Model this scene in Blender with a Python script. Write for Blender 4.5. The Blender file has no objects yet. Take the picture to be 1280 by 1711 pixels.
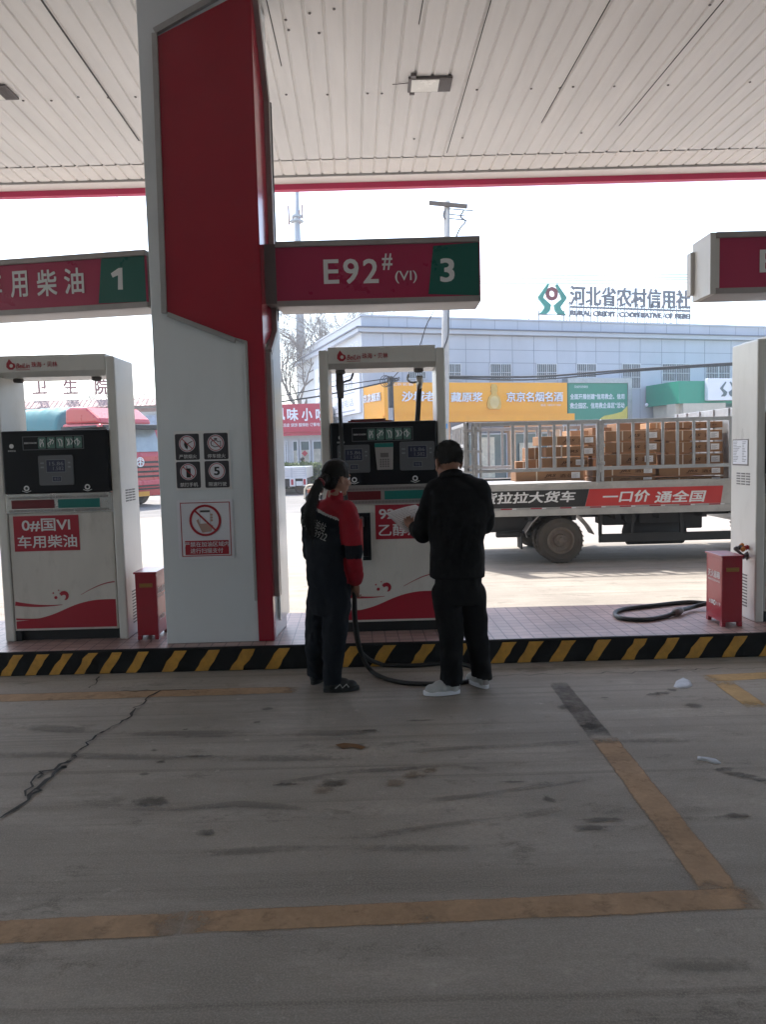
import bpy, bmesh, math, random
import numpy as np
from mathutils import Vector, Matrix, noise
from mathutils.bvhtree import BVHTree
random.seed(7)
SC = bpy.context.scene
COL = SC.collection
R = math.radians

# ------------------------------------------------------------------ camera, sky, sun, exposure
CAM_H, FPX, PITCH, ROLL = 1.66, 1284.0, R(4.5), R(1.5)
FWD = Vector((0, math.cos(PITCH), -math.sin(PITCH)))
_r0, _u0 = Vector((1, 0, 0)), Vector((0, math.sin(PITCH), math.cos(PITCH)))
RGT = _r0 * math.cos(ROLL) - _u0 * math.sin(ROLL)
UPV = _u0 * math.cos(ROLL) + _r0 * math.sin(ROLL)
CAM = Vector((0, 0, CAM_H))
cd = bpy.data.cameras.new('camera')
cam = bpy.data.objects.new('camera', cd); COL.objects.link(cam)
cd.sensor_fit = 'VERTICAL'; cd.sensor_height = 36.0; cd.sensor_width = 27.0
cd.lens = FPX / 1711.0 * 36.0
cd.clip_start = 0.05; cd.clip_end = 2000
cam.matrix_world = Matrix((( RGT.x, UPV.x, -FWD.x, CAM.x), (RGT.y, UPV.y, -FWD.y, CAM.y),
                           (RGT.z, UPV.z, -FWD.z, CAM.z), (0, 0, 0, 1)))
SC.camera = cam
SUN_D = Vector((0.33, -0.57, -1.0)).normalized()      # the way the sunlight travels
w = bpy.data.worlds.new('World'); SC.world = w; w.use_nodes = True
nt = w.node_tree; bg = nt.nodes['Background']
sky = nt.nodes.new('ShaderNodeTexSky'); sky.sky_type = 'NISHITA'; sky.sun_disc = False
sky.sun_elevation = math.asin(-SUN_D.z); sky.sun_rotation = math.atan2(-SUN_D.x, -SUN_D.y)
sky.air_density = 1.1; sky.dust_density = 2.1; sky.ozone_density = 1.0; sky.altitude = 30
nt.links.new(sky.outputs[0], bg.inputs[0]); bg.inputs[1].default_value = 0.15
sd = bpy.data.lights.new('sun', 'SUN'); sd.energy = 2.5; sd.angle = R(1.5); sd.color = (1.0, .955, .89)
sun = bpy.data.objects.new('sun', sd); COL.objects.link(sun); sun.location = (-20, 40, 60)
sun.rotation_euler = SUN_D.to_track_quat('-Z', 'Y').to_euler()
SC.view_settings.view_transform = 'Standard'; SC.view_settings.look = 'None'
SC.view_settings.gamma = 1; SC.view_settings.exposure = 1.82
SC.cycles.max_bounces = 10; SC.cycles.diffuse_bounces = 6; SC.cycles.glossy_bounces = 4
SC.cycles.use_denoising = True

# ------------------------------------------------------------------ geometry helpers
def ray(px, py): return FWD * FPX + RGT * (px - 640.0) + UPV * (855.5 - py)
def at(px, py, Y):                       # the point seen at a photo pixel on the vertical plane y = Y
    d = ray(px, py); return CAM + d * (Y / d.y)
def onz(px, py, z=0.0):                  # ... on the level plane at height z
    d = ray(px, py); return CAM + d * ((z - CAM_H) / d.z)

class PL:                                # a plane with an origin, right (u), up (v) and outward normal (n)
    def __init__(s, o, u=(1, 0, 0), v=(0, 0, 1)):
        s.o = Vector(o); s.u = Vector(u).normalized(); s.v = Vector(v).normalized(); s.n = s.u.cross(s.v)
    def hit(s, px, py):
        d = ray(px, py); t = (s.o - CAM).dot(s.n) / d.dot(s.n); q = CAM + d * t - s.o
        return (q.dot(s.u), q.dot(s.v))
    def pt(s, a, b, d=0.0): return s.o + s.u * a + s.v * b + s.n * d
    def rect(s, x0, y0, x1, y1):         # pixel box -> (a0, b0, a1, b1)
        a0, b1 = s.hit(x0, y0); a1, b0 = s.hit(x1, y1); return (a0, b0, a1, b1)

_tcache = {}
def glyphs(s, off, ext):
    k = (s, off, ext)
    if k not in _tcache:
        c = bpy.data.curves.new('t', 'FONT'); c.body = s; c.size = 1; c.offset = off; c.extrude = ext; c.resolution_u = 3
        o = bpy.data.objects.new('t', c); COL.objects.link(o)
        bpy.context.view_layer.update()
        m = bpy.data.meshes.new_from_object(o.evaluated_get(bpy.context.evaluated_depsgraph_get()))
        _tcache[k] = ([tuple(v.co) for v in m.vertices], [tuple(p.vertices) for p in m.polygons])
        bpy.data.objects.remove(o); bpy.data.curves.remove(c); bpy.data.meshes.remove(m)
    return _tcache[k]

class MB:
    def __init__(s, M=None): s.v = []; s.f = []; s.m = []; s.M = M
    def add(s, vs, fs, m=0):
        n = len(s.v)
        s.v += [tuple(s.M @ Vector(p)) if s.M else tuple(p) for p in vs]
        s.f += [tuple(i + n for i in f) for f in fs]; s.m += [m] * len(fs); return s
    def box(s, x0, x1, y0, y1, z0, z1, m=0):
        v = [(x, y, z) for z in (z0, z1) for y in (y0, y1) for x in (x0, x1)]
        return s.add(v, [(0, 2, 3, 1), (4, 5, 7, 6), (0, 1, 5, 4), (2, 6, 7, 3), (0, 4, 6, 2), (1, 3, 7, 5)], m)
    def poly(s, pl, pts, d0, d1, m=0):   # a 2-D outline on a plane, given thickness from d0 to d1
        a = sum(pts[i][0] * pts[(i + 1) % len(pts)][1] - pts[(i + 1) % len(pts)][0] * pts[i][1] for i in range(len(pts)))
        if a < 0: pts = pts[::-1]
        n = len(pts); v = [pl.pt(p[0], p[1], d0) for p in pts] + [pl.pt(p[0], p[1], d1) for p in pts]
        f = [tuple(range(n - 1, -1, -1)), tuple(range(n, 2 * n))] + [(i, (i + 1) % n, (i + 1) % n + n, i + n) for i in range(n)]
        return s.add(v, f, m)
    def px(s, pl, pts, d0, d1, m=0): return s.poly(pl, [pl.hit(*p) for p in pts], d0, d1, m)
    def rc(s, pl, a0, b0, a1, b1, d0, d1, m=0): return s.poly(pl, [(a0, b0), (a1, b0), (a1, b1), (a0, b1)], d0, d1, m)
    def rrect(s, pl, a0, b0, a1, b1, r, d0, d1, m=0):
        pts = []
        for cx, cy, st in ((a1 - r, b1 - r, 0), (a0 + r, b1 - r, 90), (a0 + r, b0 + r, 180), (a1 - r, b0 + r, 270)):
            for k in range(5): t = R(st + k * 22.5); pts.append((cx + r * math.cos(t), cy + r * math.sin(t)))
        return s.poly(pl, pts, d0, d1, m)
    def frame(s, pl, a0, b0, a1, b1, t, d0, d1, m=0):
        s.rc(pl, a0, b0, a1, b0 + t, d0, d1, m); s.rc(pl, a0, b1 - t, a1, b1, d0, d1, m)
        s.rc(pl, a0, b0 + t, a0 + t, b1 - t, d0, d1, m); return s.rc(pl, a1 - t, b0 + t, a1, b1 - t, d0, d1, m)
    def disc(s, pl, c, r, d0, d1, m=0, n=28, ry=None):
        return s.poly(pl, [(c[0] + r * math.cos(i * 2 * math.pi / n), c[1] + (ry or r) * math.sin(i * 2 * math.pi / n)) for i in range(n)], d0, d1, m)
    def ring(s, pl, c, r0, r1, d0, d1, m=0, n=32):
        v = []; f = []
        for r, d in ((r0, d0), (r1, d0), (r1, d1), (r0, d1)):
            v += [pl.pt(c[0] + r * math.cos(i * 2 * math.pi / n), c[1] + r * math.sin(i * 2 * math.pi / n), d) for i in range(n)]
        for k in range(4):
            for i in range(n):
                j = (i + 1) % n; a = k * n; b = ((k + 1) % 4) * n; f.append((a + i, a + j, b + j, b + i))
        return s.add(v, f, m)
    def stroke(s, pl, pts, wd, d0, d1, m=0):     # a ribbon along a 2-D polyline
        L = []; Rr = []
        for i, p in enumerate(pts):
            a = pts[max(0, i - 1)]; b = pts[min(len(pts) - 1, i + 1)]
            t = Vector((b[0] - a[0], b[1] - a[1])).normalized(); q = wd[i] / 2 if isinstance(wd, (list, tuple)) else wd / 2
            L.append((p[0] - t.y * q, p[1] + t.x * q)); Rr.append((p[0] + t.y * q, p[1] - t.x * q))
        for i in range(len(pts) - 1): s.poly(pl, [Rr[i], Rr[i + 1], L[i + 1], L[i]], d0, d1, m)
        return s
    def tube(s, pts, r, n=8, m=0, cap=True):
        pts = [Vector(p) for p in pts]; rs = r if isinstance(r, (list, tuple)) else [r] * len(pts)
        v = []; f = []; pn = None
        for i, p in enumerate(pts):
            t = (pts[min(i + 1, len(pts) - 1)] - pts[max(i - 1, 0)]).normalized()
            if pn is None: pn = t.orthogonal().normalized()
            pn = (pn - t * pn.dot(t)); pn = pn.normalized() if pn.length > 1e-6 else t.orthogonal().normalized()
            b = t.cross(pn)
            v += [p + (pn * math.cos(k * 2 * math.pi / n) + b * math.sin(k * 2 * math.pi / n)) * rs[i] for k in range(n)]
        for i in range(len(pts) - 1):
            for k in range(n): j = (k + 1) % n; f.append((i * n + k, i * n + j, i * n + n + j, i * n + n + k))
        if cap: f.append(tuple(range(n - 1, -1, -1))); f.append(tuple(range((len(pts) - 1) * n, len(pts) * n)))
        return s.add(v, f, m)
    def bar(s, a, b, w_, h_, up=(0, 0, 1), m=0):
        a, b = Vector(a), Vector(b); t = (b - a).normalized(); u = Vector(up)
        x = t.cross(u).normalized() if abs(t.dot(u)) < .99 else t.orthogonal().normalized(); y = x.cross(t)
        v = [q + x * sx * w_ / 2 + y * sy * h_ / 2 for q in (a, b) for sx, sy in ((-1, -1), (1, -1), (1, 1), (-1, 1))]
        return s.add(v, [(0, 1, 2, 3), (7, 6, 5, 4), (0, 4, 5, 1), (1, 5, 6, 2), (2, 6, 7, 3), (3, 7, 4, 0)], m)
    def text(s, pl, txt, box, d=0.003, bold=0.0, ext=0.0, shear=0.0, m=0):
        a0, b0, a1, b1 = box; V, F = glyphs(txt, 0.0, 1.0 if ext else 0.0)
        V = [(x + shear * y, y, z) for x, y, z in V]
        xs = [p[0] for p in V]; ys = [p[1] for p in V]; B2 = bold * .62
        kx = (a1 - a0) / (max(xs) - min(xs) + 2 * B2); ky = (b1 - b0) / (max(ys) - min(ys) + 2 * B2); x0, y0 = min(xs) - B2, min(ys) - B2
        sh = [(0, 0)] if not bold else [(-B2, -B2), (B2, -B2), (B2, B2), (-B2, B2)]      # a broader stroke: the glyph laid over itself
        for k, (ox, oy) in enumerate(sh):
            s.add([pl.pt(a0 + (x + ox - x0) * kx, b0 + (y + oy - y0) * ky, d + z * ext + k * .0003) for x, y, z in V], F, m)
        return s
    def lathe(s, prof, M=None, n=24, m=0):       # profile of (radius, z) turned round the local z axis
        M = M or Matrix(); v = []; f = []
        for r_, z_ in prof: v += [M @ Vector((r_ * math.cos(k * 2 * math.pi / n), r_ * math.sin(k * 2 * math.pi / n), z_)) for k in range(n)]
        for i in range(len(prof) - 1):
            for k in range(n): j = (k + 1) % n; f.append((i * n + k, i * n + j, i * n + n + j, i * n + n + k))
        return s.add(v, f, m)

def mk(name, mb, mats, parent=None, smooth=False, bevel=0.0, base=None):
    mats = mats if isinstance(mats, (list, tuple)) else [mats]
    if parent is not None: o0 = Vector(parent['o'])
    elif base is not None: o0 = Vector(base)
    else:
        A = np.array(mb.v); lo, hi = A.min(0), A.max(0); o0 = Vector(((lo[0] + hi[0]) / 2, (lo[1] + hi[1]) / 2, lo[2]))
    me = bpy.data.meshes.new(name); me.from_pydata([(p[0] - o0.x, p[1] - o0.y, p[2] - o0.z) for p in mb.v], [], mb.f)
    for q in mats: me.materials.append(q)
    me.polygons.foreach_set('material_index', mb.m); me.validate(); me.update()
    if smooth: me.polygons.foreach_set('use_smooth', [True] * len(me.polygons))
    o = bpy.data.objects.new(name, me); COL.objects.link(o)
    if parent is not None: o.parent = parent
    else: o.location = o0
    o['o'] = tuple(o0)
    if bevel:
        b = o.modifiers.new('bevel', 'BEVEL'); b.width = bevel; b.segments = 2; b.limit_method = 'ANGLE'; b.angle_limit = R(40)
    return o
def tag(o, label, cat, group=None):
    o['label'] = label; o['category'] = cat
    if group: o['group'] = group
    return o
def struct(o): o['kind'] = 'structure'; return o
def thing(name, label, cat, loc, group=None):
    o = bpy.data.objects.new(name, None); COL.objects.link(o); o.location = loc; o['o'] = tuple(loc); o.empty_display_size = .2
    return tag(o, label, cat, group)
def front(Y): return PL((0, Y, 0))

# ------------------------------------------------------------------ materials
def mat(name, col, rough=.5, metal=0.0, var=.12, scale=3.0, coat=0.0, bump=0.0, grime=0.0, spec=.5, stretch=(1, 1, 1), bscale=None):
    m = bpy.data.materials.new(name); m.use_nodes = True; n = m.node_tree.nodes; l = m.node_tree.links
    b = n['Principled BSDF']; b.inputs['Roughness'].default_value = rough; b.inputs['Metallic'].default_value = metal
    b.inputs['Coat Weight'].default_value = coat; b.inputs['Coat Roughness'].default_value = .08; b.inputs['Specular IOR Level'].default_value = spec
    c = (*col, 1)
    tc = n.new('ShaderNodeTexCoord'); mp = n.new('ShaderNodeMapping'); mp.inputs['Scale'].default_value = stretch
    l.new(tc.outputs['Object'], mp.inputs[0])
    no = n.new('ShaderNodeTexNoise'); no.inputs['Scale'].default_value = scale; no.inputs['Detail'].default_value = 6; no.inputs['Roughness'].default_value = .62
    l.new(mp.outputs[0], no.inputs['Vector'])
    mr = n.new('ShaderNodeMapRange'); mr.inputs[1].default_value = .3; mr.inputs[2].default_value = .7
    mr.inputs[3].default_value = 1 - var; mr.inputs[4].default_value = 1 + var * .5; l.new(no.outputs['Fac'], mr.inputs[0])
    mx = n.new('ShaderNodeMix'); mx.data_type = 'RGBA'; mx.blend_type = 'MULTIPLY'; mx.inputs[0].default_value = 1
    mx.inputs[6].default_value = c; l.new(mr.outputs[0], mx.inputs[7]); out = mx.outputs[2]
    if grime:
        n2 = n.new('ShaderNodeTexNoise'); n2.inputs['Scale'].default_value = scale * 3.1; n2.inputs['Detail'].default_value = 8; n2.inputs['Roughness'].default_value = .7
        l.new(mp.outputs[0], n2.inputs['Vector'])
        r2 = n.new('ShaderNodeMapRange'); r2.inputs[1].default_value = .52; r2.inputs[2].default_value = .75; r2.inputs[4].default_value = grime
        l.new(n2.outputs['Fac'], r2.inputs[0])
        m2 = n.new('ShaderNodeMix'); m2.data_type = 'RGBA'; l.new(r2.outputs[0], m2.inputs[0]); l.new(out, m2.inputs[6])
        m2.inputs[7].default_value = (col[0] * .3 + .02, col[1] * .28 + .018, col[2] * .25 + .014, 1); out = m2.outputs[2]
    l.new(out, b.inputs['Base Color'])
    rr = n.new('ShaderNodeMapRange'); rr.inputs[1].default_value = .3; rr.inputs[2].default_value = .7
    rr.inputs[3].default_value = max(.02, rough * .8); rr.inputs[4].default_value = min(1, rough * 1.2); l.new(no.outputs['Fac'], rr.inputs[0]); l.new(rr.outputs[0], b.inputs['Roughness'])
    if bump:
        n3 = n.new('ShaderNodeTexNoise'); n3.inputs['Scale'].default_value = bscale or scale * 8; n3.inputs['Detail'].default_value = 5
        l.new(tc.outputs['Object'], n3.inputs['Vector'])
        bp = n.new('ShaderNodeBump'); bp.inputs['Strength'].default_value = bump; bp.inputs['Distance'].default_value = .02
        l.new(n3.outputs['Fac'], bp.inputs['Height']); l.new(bp.outputs[0], b.inputs['Normal'])
    return m

M = {}
def dm(k, *a, **kw): M[k] = mat(k, *a, **kw)
dm('white_clad', (.71, .755, .78), .2, coat=.3, var=.07, scale=1.2, grime=.10, stretch=(1, 1, .3))
dm('red_clad', (.34, .015, .035), .22, coat=.25, var=.08, scale=1.5)
dm('trim_alu', (.42, .42, .42), .38, metal=.55, var=.12, grime=.2)
dm('dark', (.012, .012, .013), .6, var=.2)
dm('ceil', (.77, .755, .74), .5, var=.12, scale=1.1, grime=.10, stretch=(2.5, .25, 1))
dm('ceil_white', (.78, .75, .72), .5, var=.06)
dm('fascia_red', (.55, .035, .11), .4, var=.06)
dm('fascia_top', (.5, .05, .07), .4)
dm('box_red', (.33, .015, .03), .35, coat=.2, var=.15, grime=.1)
dm('lb_red', (.38, .028, .085), .3, var=.05)
dm('lb_green', (.012, .115, .09), .3, var=.05)
dm('letter_white', (.72, .72, .72), .45, var=.03)
dm('letter_black', (.015, .015, .017), .5, var=.05)
dm('letter_red', (.38, .015, .03), .4, var=.05)
dm('casing', (.36, .33, .32), .42, metal=.2, var=.1, grime=.15)
dm('casing_dark', (.15, .135, .135), .5, metal=.2, var=.15)
dm('casing_pale', (.62, .60, .57), .45, var=.1, grime=.1)
dm('pump_white', (.68, .665, .625), .34, coat=.15, var=.09, scale=1.6, grime=.2, stretch=(1, 1, .4))
dm('pump_body', (.63, .60, .55), .38, coat=.12, var=.12, scale=2.2, grime=.32, stretch=(1.2, 1, .4))
dm('panel_black', (.010, .011, .014), .35, spec=.25, var=.1)
dm('panel_grey', (.11, .115, .125), .4, var=.06)
dm('screen', (.045, .05, .085), .12, var=.25, scale=60)
dm('icon_green', (.10, .20, .17), .4, var=.2, scale=30)
dm('steel', (.62, .62, .60), .25, metal=.9, var=.1, grime=.1)
dm('galv', (.40, .41, .42), .45, metal=.55, var=.2, grime=.22, scale=5)
dm('galv_rust', (.40, .40, .40), .5, metal=.4, var=.3, grime=.45, scale=9)
dm('decal_red', (.36, .014, .032), .35, var=.06)
dm('teal', (.008, .16, .14), .35, var=.06)
dm('dark_red', (.14, .01, .016), .35, var=.06)
dm('rubber', (.018, .018, .018), .5, var=.3, grime=.2, scale=14)
dm('tyre', (.085, .070, .057), .85, var=.3, scale=8, bump=.3)
dm('rim', (.20, .16, .13), .7, metal=.1, var=.3, grime=.3, scale=12)
dm('kerb_black', (.011, .011, .0115), .7, var=.35, scale=6, bump=.25, spec=.2)
dm('kerb_yellow', (.58, .30, .045), .6, var=.3, scale=9, grime=.4, bump=.2)
dm('chassis', (.03, .029, .029), .7, var=.4, grime=.2, scale=6)
dm('deck_grey', (.42, .41, .39), .5, var=.2, grime=.25, scale=4)
dm('banner_black', (.014, .013, .013), .45, var=.1)
dm('banner_red', (.50, .028, .025), .4, var=.1)
dm('carton', (.28, .155, .085), .8, var=.15, scale=3, spec=.2)
dm('carton_pale', (.42, .24, .13), .8, var=.12, spec=.2)
dm('carton_print', (.085, .04, .022), .8, var=.1, spec=.2)
dm('tape', (.60, .52, .42), .4, var=.1)
dm('paper', (.74, .74, .76), .7, var=.03)
dm('ink', (.22, .22, .25), .7, var=.1)
dm('bank_wall', (.46, .49, .55), .5, var=.10, scale=.5, grime=.08, stretch=(1, 1, .35))
dm('bank_white', (.60, .61, .62), .6, var=.08, scale=.6, grime=.06)
dm('joint', (.22, .25, .31), .7)
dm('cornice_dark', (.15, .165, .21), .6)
dm('win_dark', (.075, .09, .115), .1, var=.3, scale=2, coat=.4)
dm('win_frame', (.55, .57, .60), .5)
dm('orange', (.80, .35, .018), .5, var=.06, scale=.7)
dm('orange_low', (.78, .33, .02), .5, var=.06)
dm('peach', (.64, .38, .22), .7, var=.1, grime=.08)
dm('shop_glass', (.10, .14, .14), .08, var=.3, scale=1.2, coat=.5)
dm('green_board', (.04, .24, .16), .5, var=.06)
dm('green_awning', (.015, .26, .165), .45, var=.06)
dm('sign_white', (.72, .73, .78), .45, var=.04)
dm('logo_green', (.02, .22, .17), .4)
dm('logo_grey', (.10, .14, .15), .4)
dm('roof_letter', (.15, .15, .17), .5, metal=.2, var=.15)
dm('maroon', (.17, .02, .03), .45)
dm('gold', (.55, .34, .08), .4, metal=.2, var=.2)
dm('snack_red', (.42, .02, .05), .45, var=.06)
dm('concrete_pole', (.44, .42, .39), .85, var=.15, grime=.2, bump=.1)
dm('tower_grey', (.30, .33, .36), .6, metal=.3)
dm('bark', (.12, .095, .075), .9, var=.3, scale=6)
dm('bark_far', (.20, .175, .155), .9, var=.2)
dm('truck_white', (.68, .69, .70), .35, coat=.2, var=.08, grime=.1)
dm('truck_red', (.46, .03, .035), .3, coat=.4, var=.06)
dm('tarp', (.055, .19, .20), .7, var=.15, bump=.2)
dm('yellow_plate', (.62, .30, .03), .5)
dm('eave', (.28, .17, .16), .7, var=.15)
dm('digit_grey', (.24, .25, .27), .5)
dm('far_wall', (.52, .54, .56), .7, var=.1, grime=.08)
dm('cable', (.03, .03, .032), .6)
dm('skin', (.30, .155, .105), .5, var=.08, scale=12)
dm('hair', (.008, .0065, .006), .62, spec=.25, var=.4, scale=70)
dm('hair_short', (.014, .012, .010), .8, var=.4, scale=90)
dm('navy', (.006, .008, .0125), .85, var=.18, scale=7, bump=.15, bscale=90, spec=.2)
dm('jacket_red', (.27, .010, .020), .8, var=.12, scale=6, bump=.12, bscale=90, spec=.2)
dm('piping', (.34, .34, .33), .6)
dm('black_cloth', (.0050, .0050, .0058), .85, var=.2, scale=5, bump=.15, bscale=90, spec=.2)
dm('collar_brown', (.05, .018, .014), .8)
dm('shoe_white', (.44, .445, .44), .6, var=.12, scale=20, grime=.15)
dm('shoe_black', (.013, .014, .014), .6, var=.2)
dm('water_film', (.16, .17, .18), .06, var=.1)
dm('ice_white', (.40, .42, .45), .5, var=.25, scale=14)
dm('crack', (.02, .018, .016), .95, var=.3)
dm('red_gloss', (.45, .02, .02), .3)
dm('orange_gloss', (.65, .22, .03), .4)
dm('light_lens', (.88, .87, .82), .25)
dm('plate_gold', (.35, .22, .05), .4, metal=.3)
dm('leaf', (.085, .13, .03), .7, var=.4, scale=4)
dm('leaf_dark', (.03, .055, .02), .7, var=.4, scale=4)
dm('blue_tag', (.05, .25, .5), .5)
dm('cream', (.62, .54, .40), .5)
dm('picto_grey', (.045, .042, .05), .4)

# ------------------------------------------------------------------ ground, island, markings
def ground_mat(name, col, painted=None, worn=0.0):
    m = bpy.data.materials.new(name); m.use_nodes = True; n = m.node_tree.nodes; l = m.node_tree.links; b = n['Principled BSDF']
    tc = n.new('ShaderNodeTexCoord')
    def nz(scale, st, det=6, ro=.6, lo=.35, hi=.68, off=0):
        mp = n.new('ShaderNodeMapping'); mp.inputs['Scale'].default_value = st; mp.inputs['Location'].default_value = (off, off * .7, 0)
        mp.inputs['Rotation'].default_value = (0, 0, R(1.5)); l.new(tc.outputs['Object'], mp.inputs[0])
        t = n.new('ShaderNodeTexNoise'); t.inputs['Scale'].default_value = scale; t.inputs['Detail'].default_value = det; t.inputs['Roughness'].default_value = ro
        l.new(mp.outputs[0], t.inputs['Vector'])
        r_ = n.new('ShaderNodeMapRange'); r_.inputs[1].default_value = lo; r_.inputs[2].default_value = hi; l.new(t.outputs['Fac'], r_.inputs[0]); return r_.outputs[0]
    def mixc(fac, a, c2, mode='MIX', k=1.0):
        x = n.new('ShaderNodeMix'); x.data_type = 'RGBA'; x.blend_type = mode
        q = n.new('ShaderNodeMath'); q.operation = 'MULTIPLY'; q.inputs[1].default_value = k; l.new(fac, q.inputs[0]); l.new(q.outputs[0], x.inputs[0])
        if isinstance(a, tuple): x.inputs[6].default_value = (*a, 1)
        else: l.new(a, x.inputs[6])
        if isinstance(c2, tuple): x.inputs[7].default_value = (*c2, 1)
        else: l.new(c2, x.inputs[7])
        return x.outputs[2]
    dk = tuple(v * .62 for v in col); lt = tuple(v * 1.25 for v in col)
    c = mixc(nz(.45, (1, 1, 1), 6, .65), dk, col, k=1.0)
    c = mixc(nz(1.3, (.6, 2.0, 1), 8, .7, .50, .72, 4), c, lt, k=.75)
    c = mixc(nz(1.0, (.10, 2.6, 1), 8, .66, .50, .66, 9), c, tuple(v * .42 for v in col), k=.60)      # broad tyre bands along the lane
    c = mixc(nz(2.2, (.07, 5.5, 1), 8, .66, .54, .66, 51), c, tuple(v * .36 for v in col), k=.55)     # thin scrub marks
    c = mixc(nz(2.6, (.8, 1.5, 1), 10, .74, .57, .64, 21), c, tuple(v * .36 for v in col), k=.7)      # sharp-edged oil blots
    c = mixc(nz(7.5, (1, 1.2, 1), 9, .75, .58, .66, 71), c, tuple(v * .45 for v in col), k=.6)
    c = mixc(nz(9.0, (1, 1.2, 1), 9, .75, .60, .68, 81), c, tuple(v * 1.45 for v in col), k=.5)       # pale dust
    c = mixc(nz(38, (1, 1, 1), 6, .75, .42, .62, 2), c, tuple(v * .62 for v in col), k=.42)
    c = mixc(nz(140, (1, 1, 1), 4, .7, .45, .62, 12), c, tuple(v * 1.5 for v in col), k=.32)          # grit
    if painted:                                                     # worn paint: chipped through to the concrete, ragged at its edges
        c2 = mixc(nz(5, (1, 1, 1), 8, .7, .35, .7, 61), painted, tuple(v * .62 for v in painted)); c2 = mixc(nz(38, (1, 1, 1), 6, .75, .42, .62, 2), c2, tuple(v * .6 for v in painted), k=.5)
        c2 = mixc(nz(1.0, (.10, 2.6, 1), 8, .66, .50, .66, 9), c2, tuple(v * .4 for v in painted), k=.55)
        at_ = n.new('ShaderNodeAttribute'); at_.attribute_name = 'edge'
        a1 = n.new('ShaderNodeMath'); a1.operation = 'ADD'; l.new(at_.outputs['Fac'], a1.inputs[0]); l.new(nz(7, (1, 1, 1), 9, .75, .2, .8, 33), a1.inputs[1])
        a2 = n.new('ShaderNodeMapRange'); a2.inputs[1].default_value = .40 + worn; a2.inputs[2].default_value = 1.02 + worn; a2.inputs[4].default_value = .92; l.new(a1.outputs[0], a2.inputs[0])
        l.new(a2.outputs[0], b.inputs['Alpha']); c = c2
    l.new(c, b.inputs['Base Color'])
    rr = n.new('ShaderNodeMapRange'); rr.inputs[3].default_value = .78; rr.inputs[4].default_value = .97; b.inputs['Specular IOR Level'].default_value = .22; l.new(nz(1.4, (.5, 1.6, 1), 6, .6, .3, .7, 5), rr.inputs[0]); l.new(rr.outputs[0], b.inputs['Roughness'])
    bp = n.new('ShaderNodeBump'); bp.inputs['Strength'].default_value = .25; bp.inputs['Distance'].default_value = .006
    l.new(nz(60, (1, 1, 1), 5, .7, .2, .8, 1), bp.inputs['Height']); l.new(bp.outputs[0], b.inputs['Normal'])
    return m
M['ground'] = ground_mat('concrete_ground', (.355, .322, .282))
M['road'] = ground_mat('road_surface', (.235, .225, .21))
M['paint'] = ground_mat('worn_yellow_paint', (.355, .322, .282), (.50, .335, .205))
M['paint_far'] = ground_mat('worn_yellow_paint_edge', (.355, .322, .282), (.60, .40, .19))
M['paint_gone'] = ground_mat('blackened_paint', (.355, .322, .282), (.17, .148, .13), .26)

g = MB()
g.add([(-160, -30, 0), (160, -30, 0), (160, 200, 0), (-160, 200, 0)], [(0, 1, 2, 3)])
ground = struct(mk('ground', g, M['ground'], base=(0, 0, 0)))
r_ = MB(); r_.add([(-159, 19.5, .004), (159, 23.5, .004), (159, 31.5, .004), (-159, 29.5, .004)], [(0, 1, 2, 3)])
struct(mk('road', r_, M['road'], base=(0, 0, 0)))
pv = MB(); pv.box(-60, 60, 33.2, 33.7, 0, .13); struct(mk('pavement_kerb', pv, mat('kerb_stone', (.42, .41, .39), .8, bump=.1), base=(0, 33, 0)))

def gline(name, c0, c1, w0, w1, mt, z=.0016, cut=0.0):
    """a painted stripe on the ground from c0 to c1 (world points), w0..w1 wide, with a ragged-edge attribute"""
    A, B = Vector((c0.x, c0.y, z)), Vector((c1.x, c1.y, z)); d = (B - A); L = d.length; d.normalize(); s = Vector((-d.y, d.x, 0)); n = max(4, int(L / .12))
    b = MB(); at_ = []
    for i in range(n + 1):
        t = i / n; wd = (w0 * (1 - t) + w1 * t) / 2; e = min(1, min(t, 1 - t) * L / .012)
        for k, (q, ed) in enumerate(((-1, 0), (-.82, 1), (0, 1), (.82, 1), (1, 0))): b.v.append(tuple(A + d * (L * t) + s * (wd * q + .006 * noise.noise(Vector((t * L * 3, q * 7, z))))));  at_.append(min(ed, e) * .55)
    for i in range(n):
        for k in range(4): a = i * 5 + k; b.f.append((a, a + 1, a + 6, a + 5)); b.m.append(0)
    if Vector((0, 0, 1)).dot((Vector(b.v[1]) - Vector(b.v[0])).cross(Vector(b.v[6]) - Vector(b.v[1]))) < 0: b.f = [f[::-1] for f in b.f]
    o = mk(name, b, mt); o.data.attributes.new('edge', 'FLOAT', 'POINT').data.foreach_set('value', at_); return struct(o)
G0 = lambda x, y: onz(x, y)
def gl2(xa, ya0, ya1, xb, yb0, yb1, mt, z=.0016):       # stripe given by its two edges at two pixel columns
    p0, p1, q0, q1 = G0(xa, ya0), G0(xa, ya1), G0(xb, yb0), G0(xb, yb1); a, b_ = (p0 + p1) / 2, (q0 + q1) / 2
    d = (b_ - a).normalized(); s = Vector((-d.y, d.x, 0)); return gline('road_marking', a, b_, abs((p1 - p0).dot(s)), abs((q1 - q0).dot(s)), mt, z)
gl2(-420, 1556, 1606, 304, 1524, 1563, M['paint']); gl2(308, 1523, 1562, 1268, 1481, 1520, M['paint'])
a_, b_ = (G0(990, 1233) + G0(1027, 1233)) / 2, (G0(1186, 1497) + G0(1240, 1497)) / 2; gline('road_marking', a_, b_, .155, .155, M['paint'], .0030)
a_, b_ = (G0(916, 1139) + G0(942, 1137)) / 2, (G0(991, 1238) + G0(1027, 1238)) / 2; gline('road_marking', a_, b_, .14, .155, M['paint_gone'])
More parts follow.
